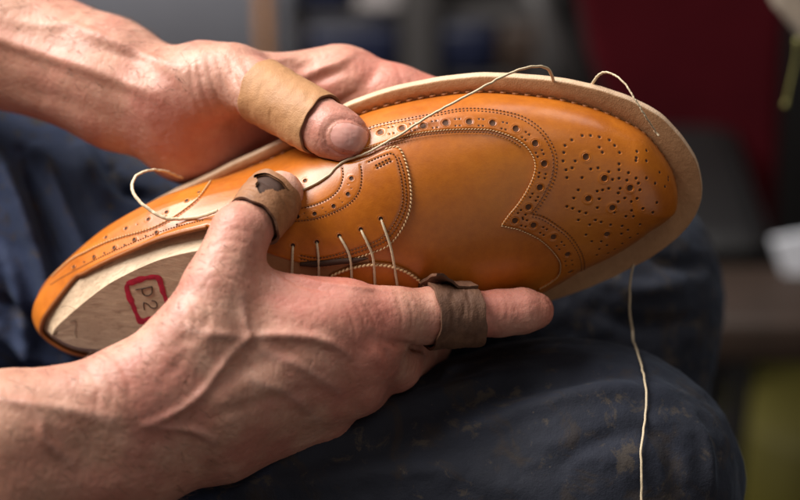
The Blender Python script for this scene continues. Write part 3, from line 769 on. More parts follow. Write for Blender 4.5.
def skin_mesh(prims, h, sub=True):
    V, F = nets(prims, h); V = relax(V, F, 1); V = snap(V, prims, 2); V, F = subdiv(V, F); V = relax(V, F, 1, .4); V = snap(V, prims, 1); V = relax(V, F, 1, .4)
    N_ = vnormals(V, F); g = grad(V[:2000], prims)
    if (N_[:2000] * g).sum() < 0: F = F[:, ::-1]; N_ = -N_
    return V, F, N_
RV_, RF, RN = skin_mesh(RH, 3.4); rc = Caster(RV_, RF)
VE = 1.0
RFEAT = [
    ([(246, 338), (272, 335), (310, 337), (330, 343), (348, 356)], 4.6, 5), ([(243, 298), (245, 322), (248, 338), (232, 352)], 3.6, 5),
    ([(190, 330), (215, 334), (246, 338)], 3.2, 5), ([(146, 425), (170, 415), (200, 395), (222, 366), (236, 348)], 4.4, 4.6),
    ([(150, 427), (190, 430), (214, 441)], 3.4, 4.5), ([(26, 402), (40, 418), (46, 440), (70, 462)], 4.2, 6), ([(-20, 396), (26, 404), (70, 410), (110, 420)], 3.0, 6),
    ([(262, 352), (300, 366), (340, 392)], 3.2, 6), ([(250, 380), (290, 395), (318, 418)], 2.5, 6),
    ([(380, 350), (384, 356)], 4.0, 9), ([(364, 388), (370, 394)], 4.5, 9), ([(334, 418), (342, 424)], 4.0, 10), ([(376, 368), (384, 376)], -3, 6), ([(350, 404), (360, 410)], -3.0, 6), ([(196, 336), (206, 342), (210, 350)], 3, 5), ([(286, 336), (296, 350), (330, 372)], 2.0, 5), ([(160, 384), (176, 366), (184, 350)], -2.2, 6),
    # hollows
    ([(180, 342), (196, 335), (206, 322)], -4.0, 6), ([(262, 300), (272, 316), (300, 322)], -2.6, 8), ([(262, 352), (285, 350), (310, 356)], -2.5, 7),
    ([(215, 385), (250, 366), (300, 352)], -2.4, 8), ([(210, 418), (260, 402), (320, 388)], -2.2, 7), ([(372, 338), (386, 352), (392, 372)], -5.0, 6), ([(384, 340), (396, 344), (410, 346), (424, 350)], -4.5, 4),
    # folds of the web and finger creases
    ([(272, 256), (288, 272), (318, 282), (352, 287), (390, 291)], 2.2, 4), ([(276, 268), (294, 282), (330, 292)], -1.8, 3),
    ([(352, 300), (362, 316), (366, 336)], -1.0, 1.8), ([(360, 298), (371, 314), (376, 330)], -1.1, 1.8), ([(344, 304), (353, 322), (356, 344)], -.9, 1.8), ([(368, 296), (381, 310), (388, 326)], -.9, 1.8),
    ([(340, 330), (352, 342), (358, 360)], -.8, 1.8), ([(330, 345), (346, 358), (354, 374)], -.8, 1.8), ([(398, 296), (402, 318), (400, 338)], -.8, 2), ([(408, 294), (412, 316), (410, 338)], -.7, 1.8),
    ([(214, 246), (226, 241), (242, 242), (258, 250)], -.5, 2.4), ([(217, 236), (228, 230), (244, 231), (258, 238)], -.5, 2.2), ([(212, 256), (226, 252), (244, 254), (258, 262)], -.4, 2.4), ([(222, 226), (236, 220), (250, 224)], -.4, 2),
    ([(205, 280), (222, 276), (242, 284)], -.7, 2), ([(232, 216), (240, 206)], -.4, 1.5),
    ([(190, 300), (196, 318), (192, 334)], -1.1, 2.2), ([(180, 312), (186, 330), (180, 346)], -1.1, 2.2), ([(200, 292), (208, 310), (206, 328)], -.9, 2.2),
    ([(496, 294), (500, 308), (497, 330)], -.5, 2), ([(504, 294), (508, 308), (505, 330)], -.5, 1.6), ([(540, 295), (547, 299), (552, 307), (551, 315)], -1.3, 1.8), ([(546, 293), (553, 299), (556, 306)], .8, 2),
    ([(100, 362), (112, 384), (110, 410)], -1.1, 3), ([(114, 356), (128, 380), (128, 408)], -1.1, 3), ([(88, 366), (98, 390), (94, 416)], -.9, 3)]
off = detail(RV_, RN, rc, RFEAT)
off *= .8; off += 2.0 * vnoise(RV_, 30, 1, 2) + .5 * vnoise(RV_, 8, 2, 2)
V2 = RV_ + RN * off[:, None]
# fine net of skin wrinkles running across the hand
def fine(V, N_, seed):
    a = vnoise(V * np.array([1, .45, 1]), 4.5, seed, 2); b = vnoise(V * np.array([.5, 1, 1]), 4.0, seed + 1, 2)
    return -.32 * np.exp(-(a / .045) ** 2) - .26 * np.exp(-(b / .045) ** 2)
V2 = V2 + RN * fine(RV_, RN, 11)[:, None]
LV_, LF, LN = skin_mesh(LH, 3.6); lc = Caster(LV_, LF)
LFEAT = [
    ([(-30, 28), (20, 46), (70, 62), (120, 80), (160, 96)], 6.5, 8), ([(60, 22), (110, 40), (160, 62), (186, 70)], 3.4, 7),
    ([(80, 42), (115, 52), (150, 68)], -6.0, 9), ([(0, 84), (60, 100), (130, 124)], -2.5, 12), ([(10, 20), (60, 26), (90, 12)], 2.6, 6), ([(165, 78), (182, 96), (190, 118)], -3.0, 7),
    ([(198, 62), (203, 90), (214, 116)], -1.8, 2.6), ([(207, 58), (214, 88), (226, 116)], -2.0, 2.6), ([(217, 56), (225, 86), (239, 116)], -1.8, 2.6), ([(228, 56), (236, 82), (249, 108)], -1.4, 2.4),
    ([(190, 60), (193, 90), (203, 118)], -1.4, 2.6), ([(244, 62), (250, 74), (262, 84)], -3.4, 3.5),
    ([(300, 78), (318, 70), (340, 62), (352, 54)], 4.5, 5), ([(312, 84), (328, 76), (346, 70)], -5.0, 5), ([(286, 62), (300, 68), (312, 64)], -3.5, 5), ([(352, 92), (370, 78), (382, 62)], -3.0, 6),
    ([(336, 104), (352, 96), (366, 88)], -2.5, 5), ([(262, 66), (282, 60), (300, 54)], 2.5, 5), ([(395, 62), (400, 74), (404, 90)], -1.2, 3),
    ([(368, 128), (352, 120), (337, 120), (328, 127), (325, 137), (329, 147), (340, 154), (356, 156)], -1.7, 1.7), ([(360, 117), (338, 113), (324, 120), (319, 134), (322, 148), (334, 159), (350, 162)], .9, 3),
    ([(318, 112), (312, 126), (308, 142)], -.7, 2), ([(328, 114), (322, 128), (318, 146)], -.5, 2), ([(300, 155), (330, 165)], .1, 3)]
offl = .72 * detail(LV_, LN, lc, LFEAT) + 1.8 * vnoise(LV_, 30, 4, 2) + .4 * vnoise(LV_, 8, 5, 2) + fine(LV_, LN, 21)
L2 = LV_ + LN * offl[:, None]
BV = np.vstack([V2, L2]); BF = np.vstack([RF, LF + len(V2)])
# natural colouring of the skin: redder at knuckles, tips, web and palm; darker tanned forearms; bluish veins
red = np.zeros(len(BV))
def blot(px, py, d, r, a):
    c = Vp(px, py, d); red[:] = np.maximum(red, a * np.exp(-(np.linalg.norm(BV - c, axis=1) / r) ** 2))
for b_ in [(300, 272, 60, 30, .8), (340, 282, 50, 26, .7), (365, 345, 60, 44, .75), (236, 238, 80, 22, .45), (545, 308, -10, 24, .8), (352, 150, 30, 26, .85), (372, 75, -90, 46, .7), (430, 85, -80, 34, .8), (225, 130, -90, 60, .15), (300, 320, 70, 46, .4), (188, 330, 90, 24, .6), (320, 90, -80, 34, .6), (450, 330, 0, 50, .5)]: blot(*b_)
tan_ = np.clip((140 - proj(BV)[:, 0]) / 160, 0, 1)
vein = np.zeros(len(BV)); 
for path, amp, r in RFEAT[:9]:
    L = rc.path(path); k, d = dist_path(BV, L, 14)
    if d is not None: vein[k] = np.maximum(vein[k], np.exp(-(d / 4.5) ** 2))
def skin():
    m, nt, b = mat('skin'); v = coords(nt)
    at = lambda n: N(nt, 'ShaderNodeAttribute', attribute_name=n).outputs['Fac']
    n1 = noise(nt, v, 70, 6, .65); n2 = noise(nt, v, 350, 6, .7); n3 = noise(nt, v, 28, 4, .6)
    c = ramp(nt, n1, [(.28, (.36, .165, .110)), (.5, (.49, .25, .175)), (.72, (.60, .345, .25))])
    c = mixc(nt, ramp(nt, n3, [(.42, (0, 0, 0)), (.62, (.75,) * 3)]), c, (.44, .155, .115))
    rm = N(nt, 'ShaderNodeMath', operation='MULTIPLY'); nt.links.new(at('red'), rm.inputs[0]); rm.inputs[1].default_value = .75
    c = mixc(nt, rm.outputs[0], c, (.60, .17, .12)); c = mixc(nt, at('tanned'), c, (.42, .22, .14)); 
    vm = N(nt, 'ShaderNodeMath', operation='MULTIPLY'); nt.links.new(at('vein'), vm.inputs[0]); vm.inputs[1].default_value = .16
    c = mixc(nt, vm.outputs[0], c, (.38, .26, .24))
    c = mixc(nt, ramp(nt, n2, [(.56, (0, 0, 0)), (.72, (.28,) * 3)]), c, (.42, .18, .12))
    sp = ramp(nt, voro(nt, v, 190), [(.05, (.55,) * 3), (.13, (0, 0, 0))]); c = mixc(nt, sp, c, (.30, .13, .08))
    nt.links.new(c, b.inputs['Base Color'])
    nt.links.new(ramp(nt, noise(nt, v, 120, 5, .6), [(.3, (.40,) * 3), (.7, (.58,) * 3)]), b.inputs['Roughness'])
    b.inputs['Subsurface Weight'].default_value = .16; b.inputs['Subsurface Radius'].default_value = (1, .32, .16); b.inputs['Subsurface Scale'].default_value = .0028
    p = bump(nt, b, voro(nt, v, 1300), .35, .0002); p = bump(nt, b, noise(nt, v, 900, 6, .7), .45, .00025, p)
    bump(nt, b, voro(nt, coords(nt, (1, 1, .5)), 420, 'DISTANCE_TO_EDGE'), .28, .0003, p); return m
M['skin'] = skin()
person = empty('person', W(Vp(-500, 500, -250)), 'seated person in navy work trousers holding a shoe on the lap with both hands', 'person')
body = obj('body', W(BV), BF, [M['skin']], person, attrs={'red': red, 'tanned': tan_ * .6, 'vein': vein})
# ------------------------------------------------------------------ fingernails
def nailmat():
    m, nt, b = mat('fingernail'); v = coords(nt)
    c = ramp(nt, noise(nt, v, 160, 4, .6), [(.3, (.62, .29, .24)), (.7, (.70, .37, .31))]); nt.links.new(c, b.inputs['Base Color'])
    b.inputs['Roughness'].default_value = .32; b.inputs['Subsurface Weight'].default_value = .15; b.inputs['Subsurface Radius'].default_value = (1, .4, .3); b.inputs['Subsurface Scale'].default_value = .002
    bump(nt, b, noise(nt, coords(nt, (1, .2, 1)), 900, 3, .5), .15, .0002); return m
M['nail'] = nailmat()
def nail(cst, cx, cy, rx, ry, ang, name='fingernail', lift=1.0, sq=2.6, ctr=None):
    ca, sa = math.cos(math.radians(ang)), math.sin(math.radians(ang)); V = []; F = []; nr, ns = 12, 48
    for i in range(nr + 1):
        f = i / nr
        for s in range(ns):
            t = 2 * math.pi * s / ns; c, q = math.cos(t), math.sin(t)
            x = rx * f * np.sign(c) * abs(c) ** (2 / sq); y = ry * f * np.sign(q) * abs(q) ** (2 / sq)
            h = cst.hit(cx + x * ca - y * sa, cy + x * sa + y * ca)
            if h is None: h = V and (V[-1], np.array([0, 0, 1.0])) or (Vp(cx, cy, 0), np.array([0, 0, 1.0])); V.append(h[0]); continue
            pr = lift * (1 - f ** 8) - .8 * f ** 8 + (.5 if x > 0 else 0) * (1 - f ** 8) * abs(x / rx)
            V.append(h[0] + h[1] * pr)
    for i in range(nr):
        for s in range(ns): F.append([i * ns + s, i * ns + (s + 1) % ns, (i + 1) * ns + (s + 1) % ns, (i + 1) * ns + s])
    V = np.array(V); V = relax(V, np.array(F), 2, .3) if False else V
    return obj(name, W(V), F, [M['nail']], body)
lc2 = Caster(L2, LF); rc2 = Caster(V2, RF)
nail(lc2, 349, 137, 21.5, 15.5, 14, lift=.35)

# ------------------------------------------------------------------ hair on the forearms
def hairs(V, N_, n, cond, mb, seed):
    r = np.random.default_rng(seed); k = np.where(cond)[0]; k = r.choice(k, n)
    for i in k:
        nn = N_[i]; d = np.array([.75, -.25, 0]) + r.normal(0, .35, 3); d -= nn * (d @ nn) * .75; d /= np.linalg.norm(d); L_ = r.uniform(7, 17); s = np.cross(d, nn); s /= np.linalg.norm(s) + 1e-9
        a = V[i]; b = a + d * L_ * .5 + nn * L_ * .22; c = a + d * L_ + nn * L_ * .16; w = .16
        vv = [a - s * w, a + s * w, a + nn * w, b - s * w, b + s * w, b + nn * w, c]; mb.add(vv, [[0, 1, 4, 3], [1, 2, 5, 4], [2, 0, 3, 5], [3, 4, 6], [4, 5, 6], [5, 3, 6]])
hm = MB(); pl, pr = proj(L2), proj(V2)
hairs(L2, LN, 520, (pl[:, 0] > -60) & (pl[:, 0] < 190) & (LN[:, 1] + LN[:, 2] * .4 > .1), hm, 1)
hairs(V2, RN, 420, (pr[:, 0] > -40) & (pr[:, 0] < 230) & (RN[:, 2] > -.1), hm, 2)
M['hair'] = plain('light_brown_hair', (.16, .09, .05), .6, 200, .2)
hm.build('arm_hair', M['hair'], body)
# ------------------------------------------------------------------ leather finger guards
def guard(name, axis, radii, dirs, a0, span, material, label, th=3.0, grow=3.5, hole=None, liftend=0, liftstart=0, notch=None, seed=0, wr=.8, oval=1.0, skew=None):
    """strip of leather wound round a finger; a0 = starting angle measured from `dirs` (a view-frame vector), span = angle covered"""
    A = catmull([Vp(*p) for p in axis], 40); T = np.gradient(A, axis=0); T /= np.linalg.norm(T, axis=1)[:, None]
    R_ = np.interp(np.linspace(0, 1, 40), np.linspace(0, 1, len(radii)), radii); na = 150; th_ = np.linspace(a0, a0 + span, na)
    X = dirs - T * (T @ dirs)[:, None]; X /= np.linalg.norm(X, axis=1)[:, None]; Y = np.cross(T, X)
    q = np.linspace(0, 1, na); r = np.random.default_rng(seed)
    O = np.zeros((40, na, 3)); nrm = np.zeros((40, na, 3)); ph = r.random(6) * 6
    for i in range(40):
        f = i / 39
        rr = R_[i] + grow * q + liftend * np.clip(1.5 - 2.6 * f, 0.05, 1.2) * np.clip((q - .90) / .10, 0, 1) ** 1.6 + liftstart * np.clip((.10 - q) / .10, 0, 1) ** 1.6
        sp = np.stack([f * 34 + 3 * np.sin(th_ + ph[0]), th_ * 14, np.full(na, seed * 11.)], 1); rr = rr + wr * (5 * vnoise(sp, 13, seed) + 2.2 * vnoise(sp * [2.6, .7, 1], 6, seed + 1) + .4 * np.sin(th_ * 3 + ph[3]))
        a = th_.copy()
        if notch is not None:                             # strip ends draw back from each other towards one rim
            s = np.clip((f - notch[0]) / (1 - notch[0]), 0, 1) * notch[1]; a = a0 + s + (span - 2 * s) * q
        sh = 0 if skew is None else skew * np.sin(a + ph[5])
        e = np.cos(a)[:, None] * X[i] + (np.sin(a) * oval)[:, None] * Y[i]
        O[i] = A[i] + e * rr[:, None] + T[i] * (np.broadcast_to(sh, na) + .9 * np.sin(a * 4 + ph[1]) * (1 if f < .5 else -1) + .5 * np.sin(a * 9 + ph[2]))[:, None]; nrm[i] = e
    In = O - nrm * th
    V = np.concatenate([O.reshape(-1, 3), In.reshape(-1, 3)]); n = 40 * na; F = []; mi = []
    for i in range(39):
        for j in range(na - 1):
            if hole and abs((th_[j] + .05 * math.sin(i * .5)) - hole[2]) < hole[3] * (i / 39 - hole[0]) / (hole[1] - hole[0]) and i / 39 < hole[1]: continue
            a = i * na + j; F.append([a, a + 1, a + na + 1, a + na]); F.append([n + a, n + a + na, n + a + na + 1, n + a + 1]); mi += [0, 0]
    for j in range(na - 1):
        F.append([j, n + j, n + j + 1, j + 1]); a = 39 * na + j; F.append([a, a + 1, n + a + 1, n + a]); mi += [1, 1]
    if hole:
        base = 2 * n; S_ = In - nrm * 1.6; V = np.concatenate([V, S_.reshape(-1, 3)])  # dark inner sleeve stands in for the shade inside the gap
        for i in range(37):
            for j in range(na - 1): a = base + i * na + j; F.append([a, a + 1, a + na + 1, a + na]); mi.append(2)
    for i in range(39):
        a = i * na; F.append([a, a + na, n + a + na, n + a]); a = i * na + na - 1; F.append([a, n + a, n + a + na, a + na]); mi += [1, 1]
    o = obj(name, W(V), F, material, None, matidx=mi); b = o.modifiers.new('rounded_rims', 'BEVEL'); b.width = .0004; b.segments = 2; b.limit_method = 'ANGLE'; b.angle_limit = math.radians(50)
    return tag(o, label, 'finger guard', 'leather finger guards worn while stitching')
Z = np.array([0, 0, 1.0])
guard('leather_finger_guard', [(262, 90, -50), (292, 107, -24), (322, 124, 0)], [33, 31, 29.5], np.array([0, -1.0, -.3]), .4, 2 * math.pi + .5, [M['wrap_tan'], M['wrap_dark']],
      'clean pale tan leather guard around the thumb of the far hand', seed=3, wr=.8, skew=2.0)
guard('leather_finger_guard', [(253, 222, 60), (264, 208, 46), (275, 194, 32)], [28.6, 29.6, 28.6], np.array([-.35, .35, 1.0]), math.pi, 2 * math.pi + .3, [M['wrap_mid'], M['wrap_dark'], M['hole']],
      'worn brown leather guard with a gap, around the thumb of the near hand', seed=5, wr=.9, hole=(.22, .84, 2 * math.pi + .15, .75), grow=1.5, skew=2)
guard('leather_finger_guard', [(428, 315, 18), (452, 315.5, 10), (475, 314, 3)], [33, 31, 30], np.array([0, 1.0, .15]), -.15, 2 * math.pi + .55, [M['wrap_dark'], M['wrap_dark']],
      'dark brown leather guard around the index finger of the near hand, its end lifted', seed=9, wr=.9, grow=4.5, liftend=10, skew=3)
# ------------------------------------------------------------------ sewing thread
def thread(pts, r, label, n=300, name='sewing_thread'):
    P = catmull(pts, n); k = np.linspace(0, 1, n); mb = MB(); rr_ = np.random.default_rng(n + int(r * 100)); w = rr_.normal(0, 1, (n, 3)); w[:4] = 0; w[-4:] = 0
    for _ in range(5): w[1:-1] = (w[:-2] + w[1:-1] + w[2:]) / 3
    P = P + w * .55
    v, f = tube(P, r, 10, twist=np.linspace(0, plen(P) / 5, n), sect=lambda a: 1 + .24 * np.cos(2 * a)); mb.add(v, f)
    return tag(mb.build(name, M['thread']), label, 'thread', 'lengths of pale sewing thread')
def on(px, py, h):
    q = hit(px, py); return q[0] + q[1] * h if q else Vp(px, py, 0)
thread([Vp(556, 96, -20), Vp(553, 80, 0), Vp(549, 70, 12), Vp(540, 66.5, 25), Vp(524, 68, 34), Vp(500, 78, 40), Vp(470, 94, 44), on(430, 122, 9), on(400, 138, 5), on(382, 147, 3.5), on(366, 155, 3), on(350, 161, 3), on(339, 167, 3), on(328, 178, 3.4), on(314, 187, 4), on(300, 193, 5), on(288, 198, 3)],
       1.35, 'pale thread from the welt edge across the wing stitching to the far thumb')
thread([on(222, 219, 12), on(205, 220.5, 6), on(185, 221.5, 5), Vp(165, 218, -8), Vp(147, 208, -10), Vp(136, 197, -15), Vp(132, 186, -22), Vp(136, 176, -30), Vp(148, 170.5, -40), Vp(164, 171, -60), Vp(182, 178, -90)],
       1.5, 'pale thread looping off the far side of the heel quarter')
thread([Vp(591, 90, -30), Vp(592, 84, -10), Vp(597, 77, 0), Vp(604, 72.5, 6), Vp(614, 75, 14), Vp(625, 84, 22), Vp(636, 101, 26), Vp(646, 117, 20), on(655, 131, 5), on(659, 136, -1)], 1.2,
       'thin pale thread arching over the welt into the toe seam')
# ------------------------------------------------------------------ trousers
TR = chain([(-760, 520, -160, 190), (-200, 545, -130, 150), (300, 505, -115, 143), (560, 484, -112, 142), (606, 487, -112, 137)], 40)
TR += chain([(606, 487, -112, 137), (600, 800, -60, 105), (590, 1150, 20, 90)], 30)
TR += chain([(-760, 330, -480, 210), (-200, 250, -430, 196), (0, 248, -420, 186), (300, 282, -410, 168), (585, 300, -400, 158)], 40)
TR += chain([(585, 300, -400, 158), (585, 640, -360, 120), (575, 1000, -280, 100)], 30)
TV, TF = nets(TR, 9); TV = snap(TV, TR, 1); TV, TF = subdiv(TV, TF); TV = snap(TV, TR, 1); TN = vnormals(TV, TF)
if (TN[:500] * grad(TV[:500], TR)).sum() < 0: TF = TF[:, ::-1]; TN = -TN
tc = Caster(TV, TF)
FOLDS = [([(-10, 150), (20, 210), (45, 270), (60, 340)], 14, 12), ([(40, 150), (60, 200), (85, 250), (100, 300)], 10, 10), ([(85, 150), (100, 190), (130, 215)], 10, 10), ([(-20, 230), (10, 280), (30, 350)], 12, 10),
         ([(20, 150), (42, 220), (62, 280)], -12, 9), ([(-30, 200), (0, 260), (20, 330)], -10, 9), ([(0, 330), (40, 352), (80, 362)], 9, 9), ([(110, 170), (125, 190), (150, 200)], -9, 8), ([(0, 300), (30, 318), (60, 350)], -9, 7),
         ([(250, 470), (330, 440), (420, 400), (520, 372)], 7, 14), ([(200, 500), (320, 480), (420, 470), (500, 478)], 6, 14), ([(440, 440), (520, 410), (600, 390), (660, 392)], 6, 12), ([(460, 400), (540, 384), (620, 372)], -6, 12),
         ([(640, 420), (670, 450), (680, 500)], -6, 10), ([(690, 410), (706, 450), (712, 500)], 5, 8), ([(560, 460), (600, 440), (650, 430)], -5, 10),
         ([(610, 280), (640, 290), (680, 285)], 8, 10), ([(640, 250), (670, 265), (705, 262)], -8, 9), ([(600, 310), (640, 325), (690, 320)], -7, 10)]
toff = detail(TV, TN, tc, [(p, a * (2.1 if p[0][0] < 130 else 1.2), r) for p, a, r in FOLDS]) + 14 * vnoise(TV * np.array([.5, 1, 1]), 60, 31) + 4 * vnoise(TV, 18, 32)
def denim():
    m, nt, b = mat('navy_work_cotton'); v = coords(nt)
    c = ramp(nt, noise(nt, v, 9, 6, .65), [(.3, (.008, .014, .036)), (.5, (.016, .027, .066)), (.75, (.028, .046, .11))])
    c = mixc(nt, N(nt, 'ShaderNodeAttribute', attribute_name='lap_shade').outputs['Fac'], c, ramp(nt, noise(nt, v, 14, 6, .65), [(.3, (.003, .0035, .0075)), (.7, (.007, .009, .019))]))  # mask paints shade over lap and knees into the cloth colour
    st1 = ramp(nt, noise(nt, v, 40, 8, .66, .8), [(.53, (0, 0, 0)), (.62, (.7,) * 3)]); c = mixc(nt, st1, c, (.022, .014, .010))
    sp = ramp(nt, noise(nt, v, 75, 8, .7, .5), [(.57, (0, 0, 0)), (.64, (.85,) * 3)]); c = mixc(nt, sp, c, (.050, .038, .028))
    fl = ramp(nt, voro(nt, coords(nt, (1, 1.6, 1)), 130), [(.04, (.5,) * 3), (.07, (0, 0, 0))]); c = mixc(nt, fl, c, (.10, .075, .05))
    nt.links.new(c, b.inputs['Base Color']); b.inputs['Roughness'].default_value = .82
    b.inputs['Sheen Weight'].default_value = .08; b.inputs['Sheen Roughness'].default_value = .5; b.inputs['Sheen Tint'].default_value = (.6, .75, 1, 1)
    p = bump(nt, b, noise(nt, v, 1200, 3, .6), .35, .0004); bump(nt, b, noise(nt, v, 45, 6, .65), .5, .003, p); return m
M['denim'] = denim()
trousers = obj('trousers', W(TV + TN * toff[:, None]), TF, [M['denim']], person, attrs={'lap_shade': np.clip((proj(TV)[:, 0] - 170 + 240 * vnoise(TV, 50, 77)) / 110, 0, .93)})  # cloth colour darkens rightwards, standing in for the light falling off
tc2 = Caster(TV + TN * toff[:, None], TF)
def lay(px, py, h=3.0):
    q = tc2.hit(px, py); n = q[1] if q[1][2] > 0 else -q[1]; return q[0] + n * h
hang = [Vp(637, 254, -95), Vp(634, 264, -92), Vp(631, 276, -96), Vp(630, 292, -104), Vp(630, 312, -114), Vp(632, 330, -122)]
z0 = lay(636, 350)[2]; hang += [Vp(634, 342, min(z0 - 4, -110))] + [lay(*p) for p in [(639, 362), (644, 384), (645.5, 402), (643, 425), (640, 450), (640.5, 475), (641, 500), (642, 540), (640, 580)]]
thread(hang, 1.0, 'loose pale thread hanging from the toe of the shoe and lying over the near knee', 260)
# shirt and rolled sleeves, beyond the left edge of the picture
SH = [(np.array([-1150., -330, -260]), 230, np.array([-1180., 330, -60]), 240, 60, None), (np.array([-1180., 330, -60]), 200, np.array([-1200., 420, 160]), 120, 60, None), (np.array([-1180., 330, -60]), 200, np.array([-1200., 440, -400]), 120, 60, None)]
SH += [(np.array([-1200., 420, 160]), 120, Vp(-640, 620, 60), 104, 40, None), (Vp(-640, 620, 60), 104, Vp(-480, 570, 85), 96, 30, None)]
SH += [(np.array([-1200., 440, -400]), 120, Vp(-640, -145, -430), 104, 40, None), (Vp(-640, -145, -430), 104, Vp(-480, -100, -365), 98, 30, None)]
SV, SF = nets(SH, 16); SV, SF = subdiv(SV, SF); SV = snap(SV, SH, 1); SN = vnormals(SV, SF)
if (SN[:500] * grad(SV[:500], SH)).sum() < 0: SF = SF[:, ::-1]; SN = -SN
M['shirt'] = plain('dark_checked_shirt', (.06, .065, .08), .85, 60, .3, .3, .001)
obj('shirt', W(SV + SN * (16 * vnoise(SV, 70, 41))[:, None]), SF, [M['shirt']], person)
# ------------------------------------------------------------------ workshop behind, far out of focus
M['floor'] = plain('dark_workshop_floor', (.009, .007, .006), .7, 8, .4, .2, .002)
M['wall'] = plain('blue_grey_wall', (.30, .31, .36), .85, 5, .1, .1, .002)
M['postwood'] = plain('brown_post_wood', (.30, .135, .045), .6, 12, .25, .2, .001)
M['greymetal'] = plain('grey_rack_metal', (.045, .041, .040), .6, 10, .2, .1, .001)
M['navybox'] = plain('navy_crate_plastic', (.006, .009, .028), .5, 20, .2, .1, .001)
M['blackbox'] = plain('black_crate', (.006, .005, .005), .6, 20, .2, .1, .001)
M['lightgrey'] = plain('pale_grey_cloth', (.22, .20, .20), .8, 14, .25, .2, .001)
M['maroon'] = plain('maroon_vinyl', (.055, .003, .006), .95, 9, .2, .1, .001)
M['maroon'].node_tree.nodes['Principled BSDF'].inputs['Specular IOR Level'].default_value = .1
M['darkwood'] = plain('dark_bench_wood', (.035, .020, .013), .6, 14, .3, .2, .001)
M['paper'] = plain('white_paper', (.80, .82, .88), .8, 14, .05, .1, .0005)
M['yellow'] = plain('yellow_plastic', (.07, .058, .002), .7, 10, .15, .1, .0005)
M['canvas'] = plain('beige_canvas', (.50, .41, .32), .85, 60, .25, .4, .001)
M['cord'] = plain('yellow_green_cord', (.22, .20, .06), .6, 200, .2, .3, .0004)
ZF = -.40                                             # floor level
def sheet(name, x0, x1, y0, y1, z, m, n=40):
    xs, ys = np.linspace(x0, x1, n), np.linspace(y0, y1, n); X, Y = np.meshgrid(xs, ys, indexing='ij'); V = np.stack([X, Y, np.full_like(X, z)], -1).reshape(-1, 3)
    i = np.arange(n * n).reshape(n, n); F = np.stack([i[:-1, :-1], i[1:, :-1], i[1:, 1:], i[:-1, 1:]], -1).reshape(-1, 4); return obj(name, V, F, [m])
tag(sheet('floor', -3, 3, -1.5, 3, ZF, M['floor']), kind='structure')
V, F = box_world(0, 1.56, .8, 6, .1, 2.5); tag(obj('wall', V, F, [M['wall']]), kind='structure')
def ray_at(px, py, y=None, z=None):
    """point on the sight line through a photograph position at a given world y (depth) or height z"""
    c = W([0, 0, D]); d = W(Vp(px, py, 0)) - c; t = (y - c[1]) / d[1] if y is not None else (z - c[2]) / d[2]; return c + d * t
def slab(x0, y0, x1, y1, y, dep, bev=.006, tofloor=False):
    """upright box whose front face at depth y covers that part of the view"""
    a, b = ray_at(x0, y0, y), ray_at(x1, y1, y); zb = ZF if tofloor else b[2]
    return box_world((a[0] + b[0]) / 2, y + dep / 2, (a[2] + zb) / 2, abs(b[0] - a[0]), dep, max(.01, a[2] - zb), 0, bev)
V, F = slab(246, -260, 284, 400, 1.30, .07, tofloor=True); po = obj('wooden_post', V, F, [M['postwood']]); tag(po, 'blurred brown wooden post behind the far hand, beside the grey wall', 'post')
rack = empty('storage_rack', ray_at(430, 60, 1.35) * [1, 1, 0] + [0, 0, ZF], 'blurred grey rack holding dark crates behind the shoe', 'rack')
for x0, x1 in ((288, 300), (402, 436), (548, 560)):
    V, F = slab(x0, -240, x1, 300, 1.34, .03, tofloor=True); obj('upright', V, F, [M['greymetal']], rack)
for y0, y1 in ((14, 26), (76, 88), (-70, -60)):
    V, F = slab(286, y0, 562, y1, 1.36, .16); obj('shelf', V, F, [M['greymetal']], rack)
V, F = slab(287, -240, 561, 300, 1.49, .015, tofloor=True); obj('added_back_panel', V, F, [M['darkwood']], rack)  # added dark panel, hides the bright wall between the shelves
def crate(x0, y0, x1, y1, m, label, y=1.35):
    V, F = slab(x0, y0, x1, y1, y, .14, .012); o = obj('crate', V, F, [m]); tag(o, label, 'crate', 'crates on the rack'); return o
crate(304, 28, 398, 75, M['navybox'], 'dark navy crate on the rack, seen just over the far hand')
crate(440, 27, 494, 75, M['navybox'], 'dark navy crate on the rack, right above the middle of the shoe')
crate(298, -28, 350, 13, M['navybox'], 'small navy crate at the top edge, next to the wooden post')
crate(500, 27, 545, 75, M['darkwood'], 'dark brown crate on the rack, right of the navy ones')
V, F = slab(356, 0, 400, 13, 1.34, .12, .01); tag(obj('folded_cloth', V, F, [M['lightgrey']]), 'pale grey folded cloth lying on the rack above the far hand', 'cloth')
# leaning grey tube behind the two thread arches
mb = MB(); v, f = tube([Vp(520, -40, -2300), Vp(556, 40, -2350), Vp(600, 130, -2450)], 26, 16); mb.add(v, f); tag(mb.build('leaning_pole', M['greymetal']), 'blurred grey pole leaning beside the rack', 'pole')
V, F = slab(562, -260, 900, 300, 1.34, .12, tofloor=True); tag(obj('dark_backdrop', V, F, [M['blackbox']]), 'added nearly black cabinet behind the maroon chair', 'backdrop')  # black block added to cover the grey wall and keep this side dark
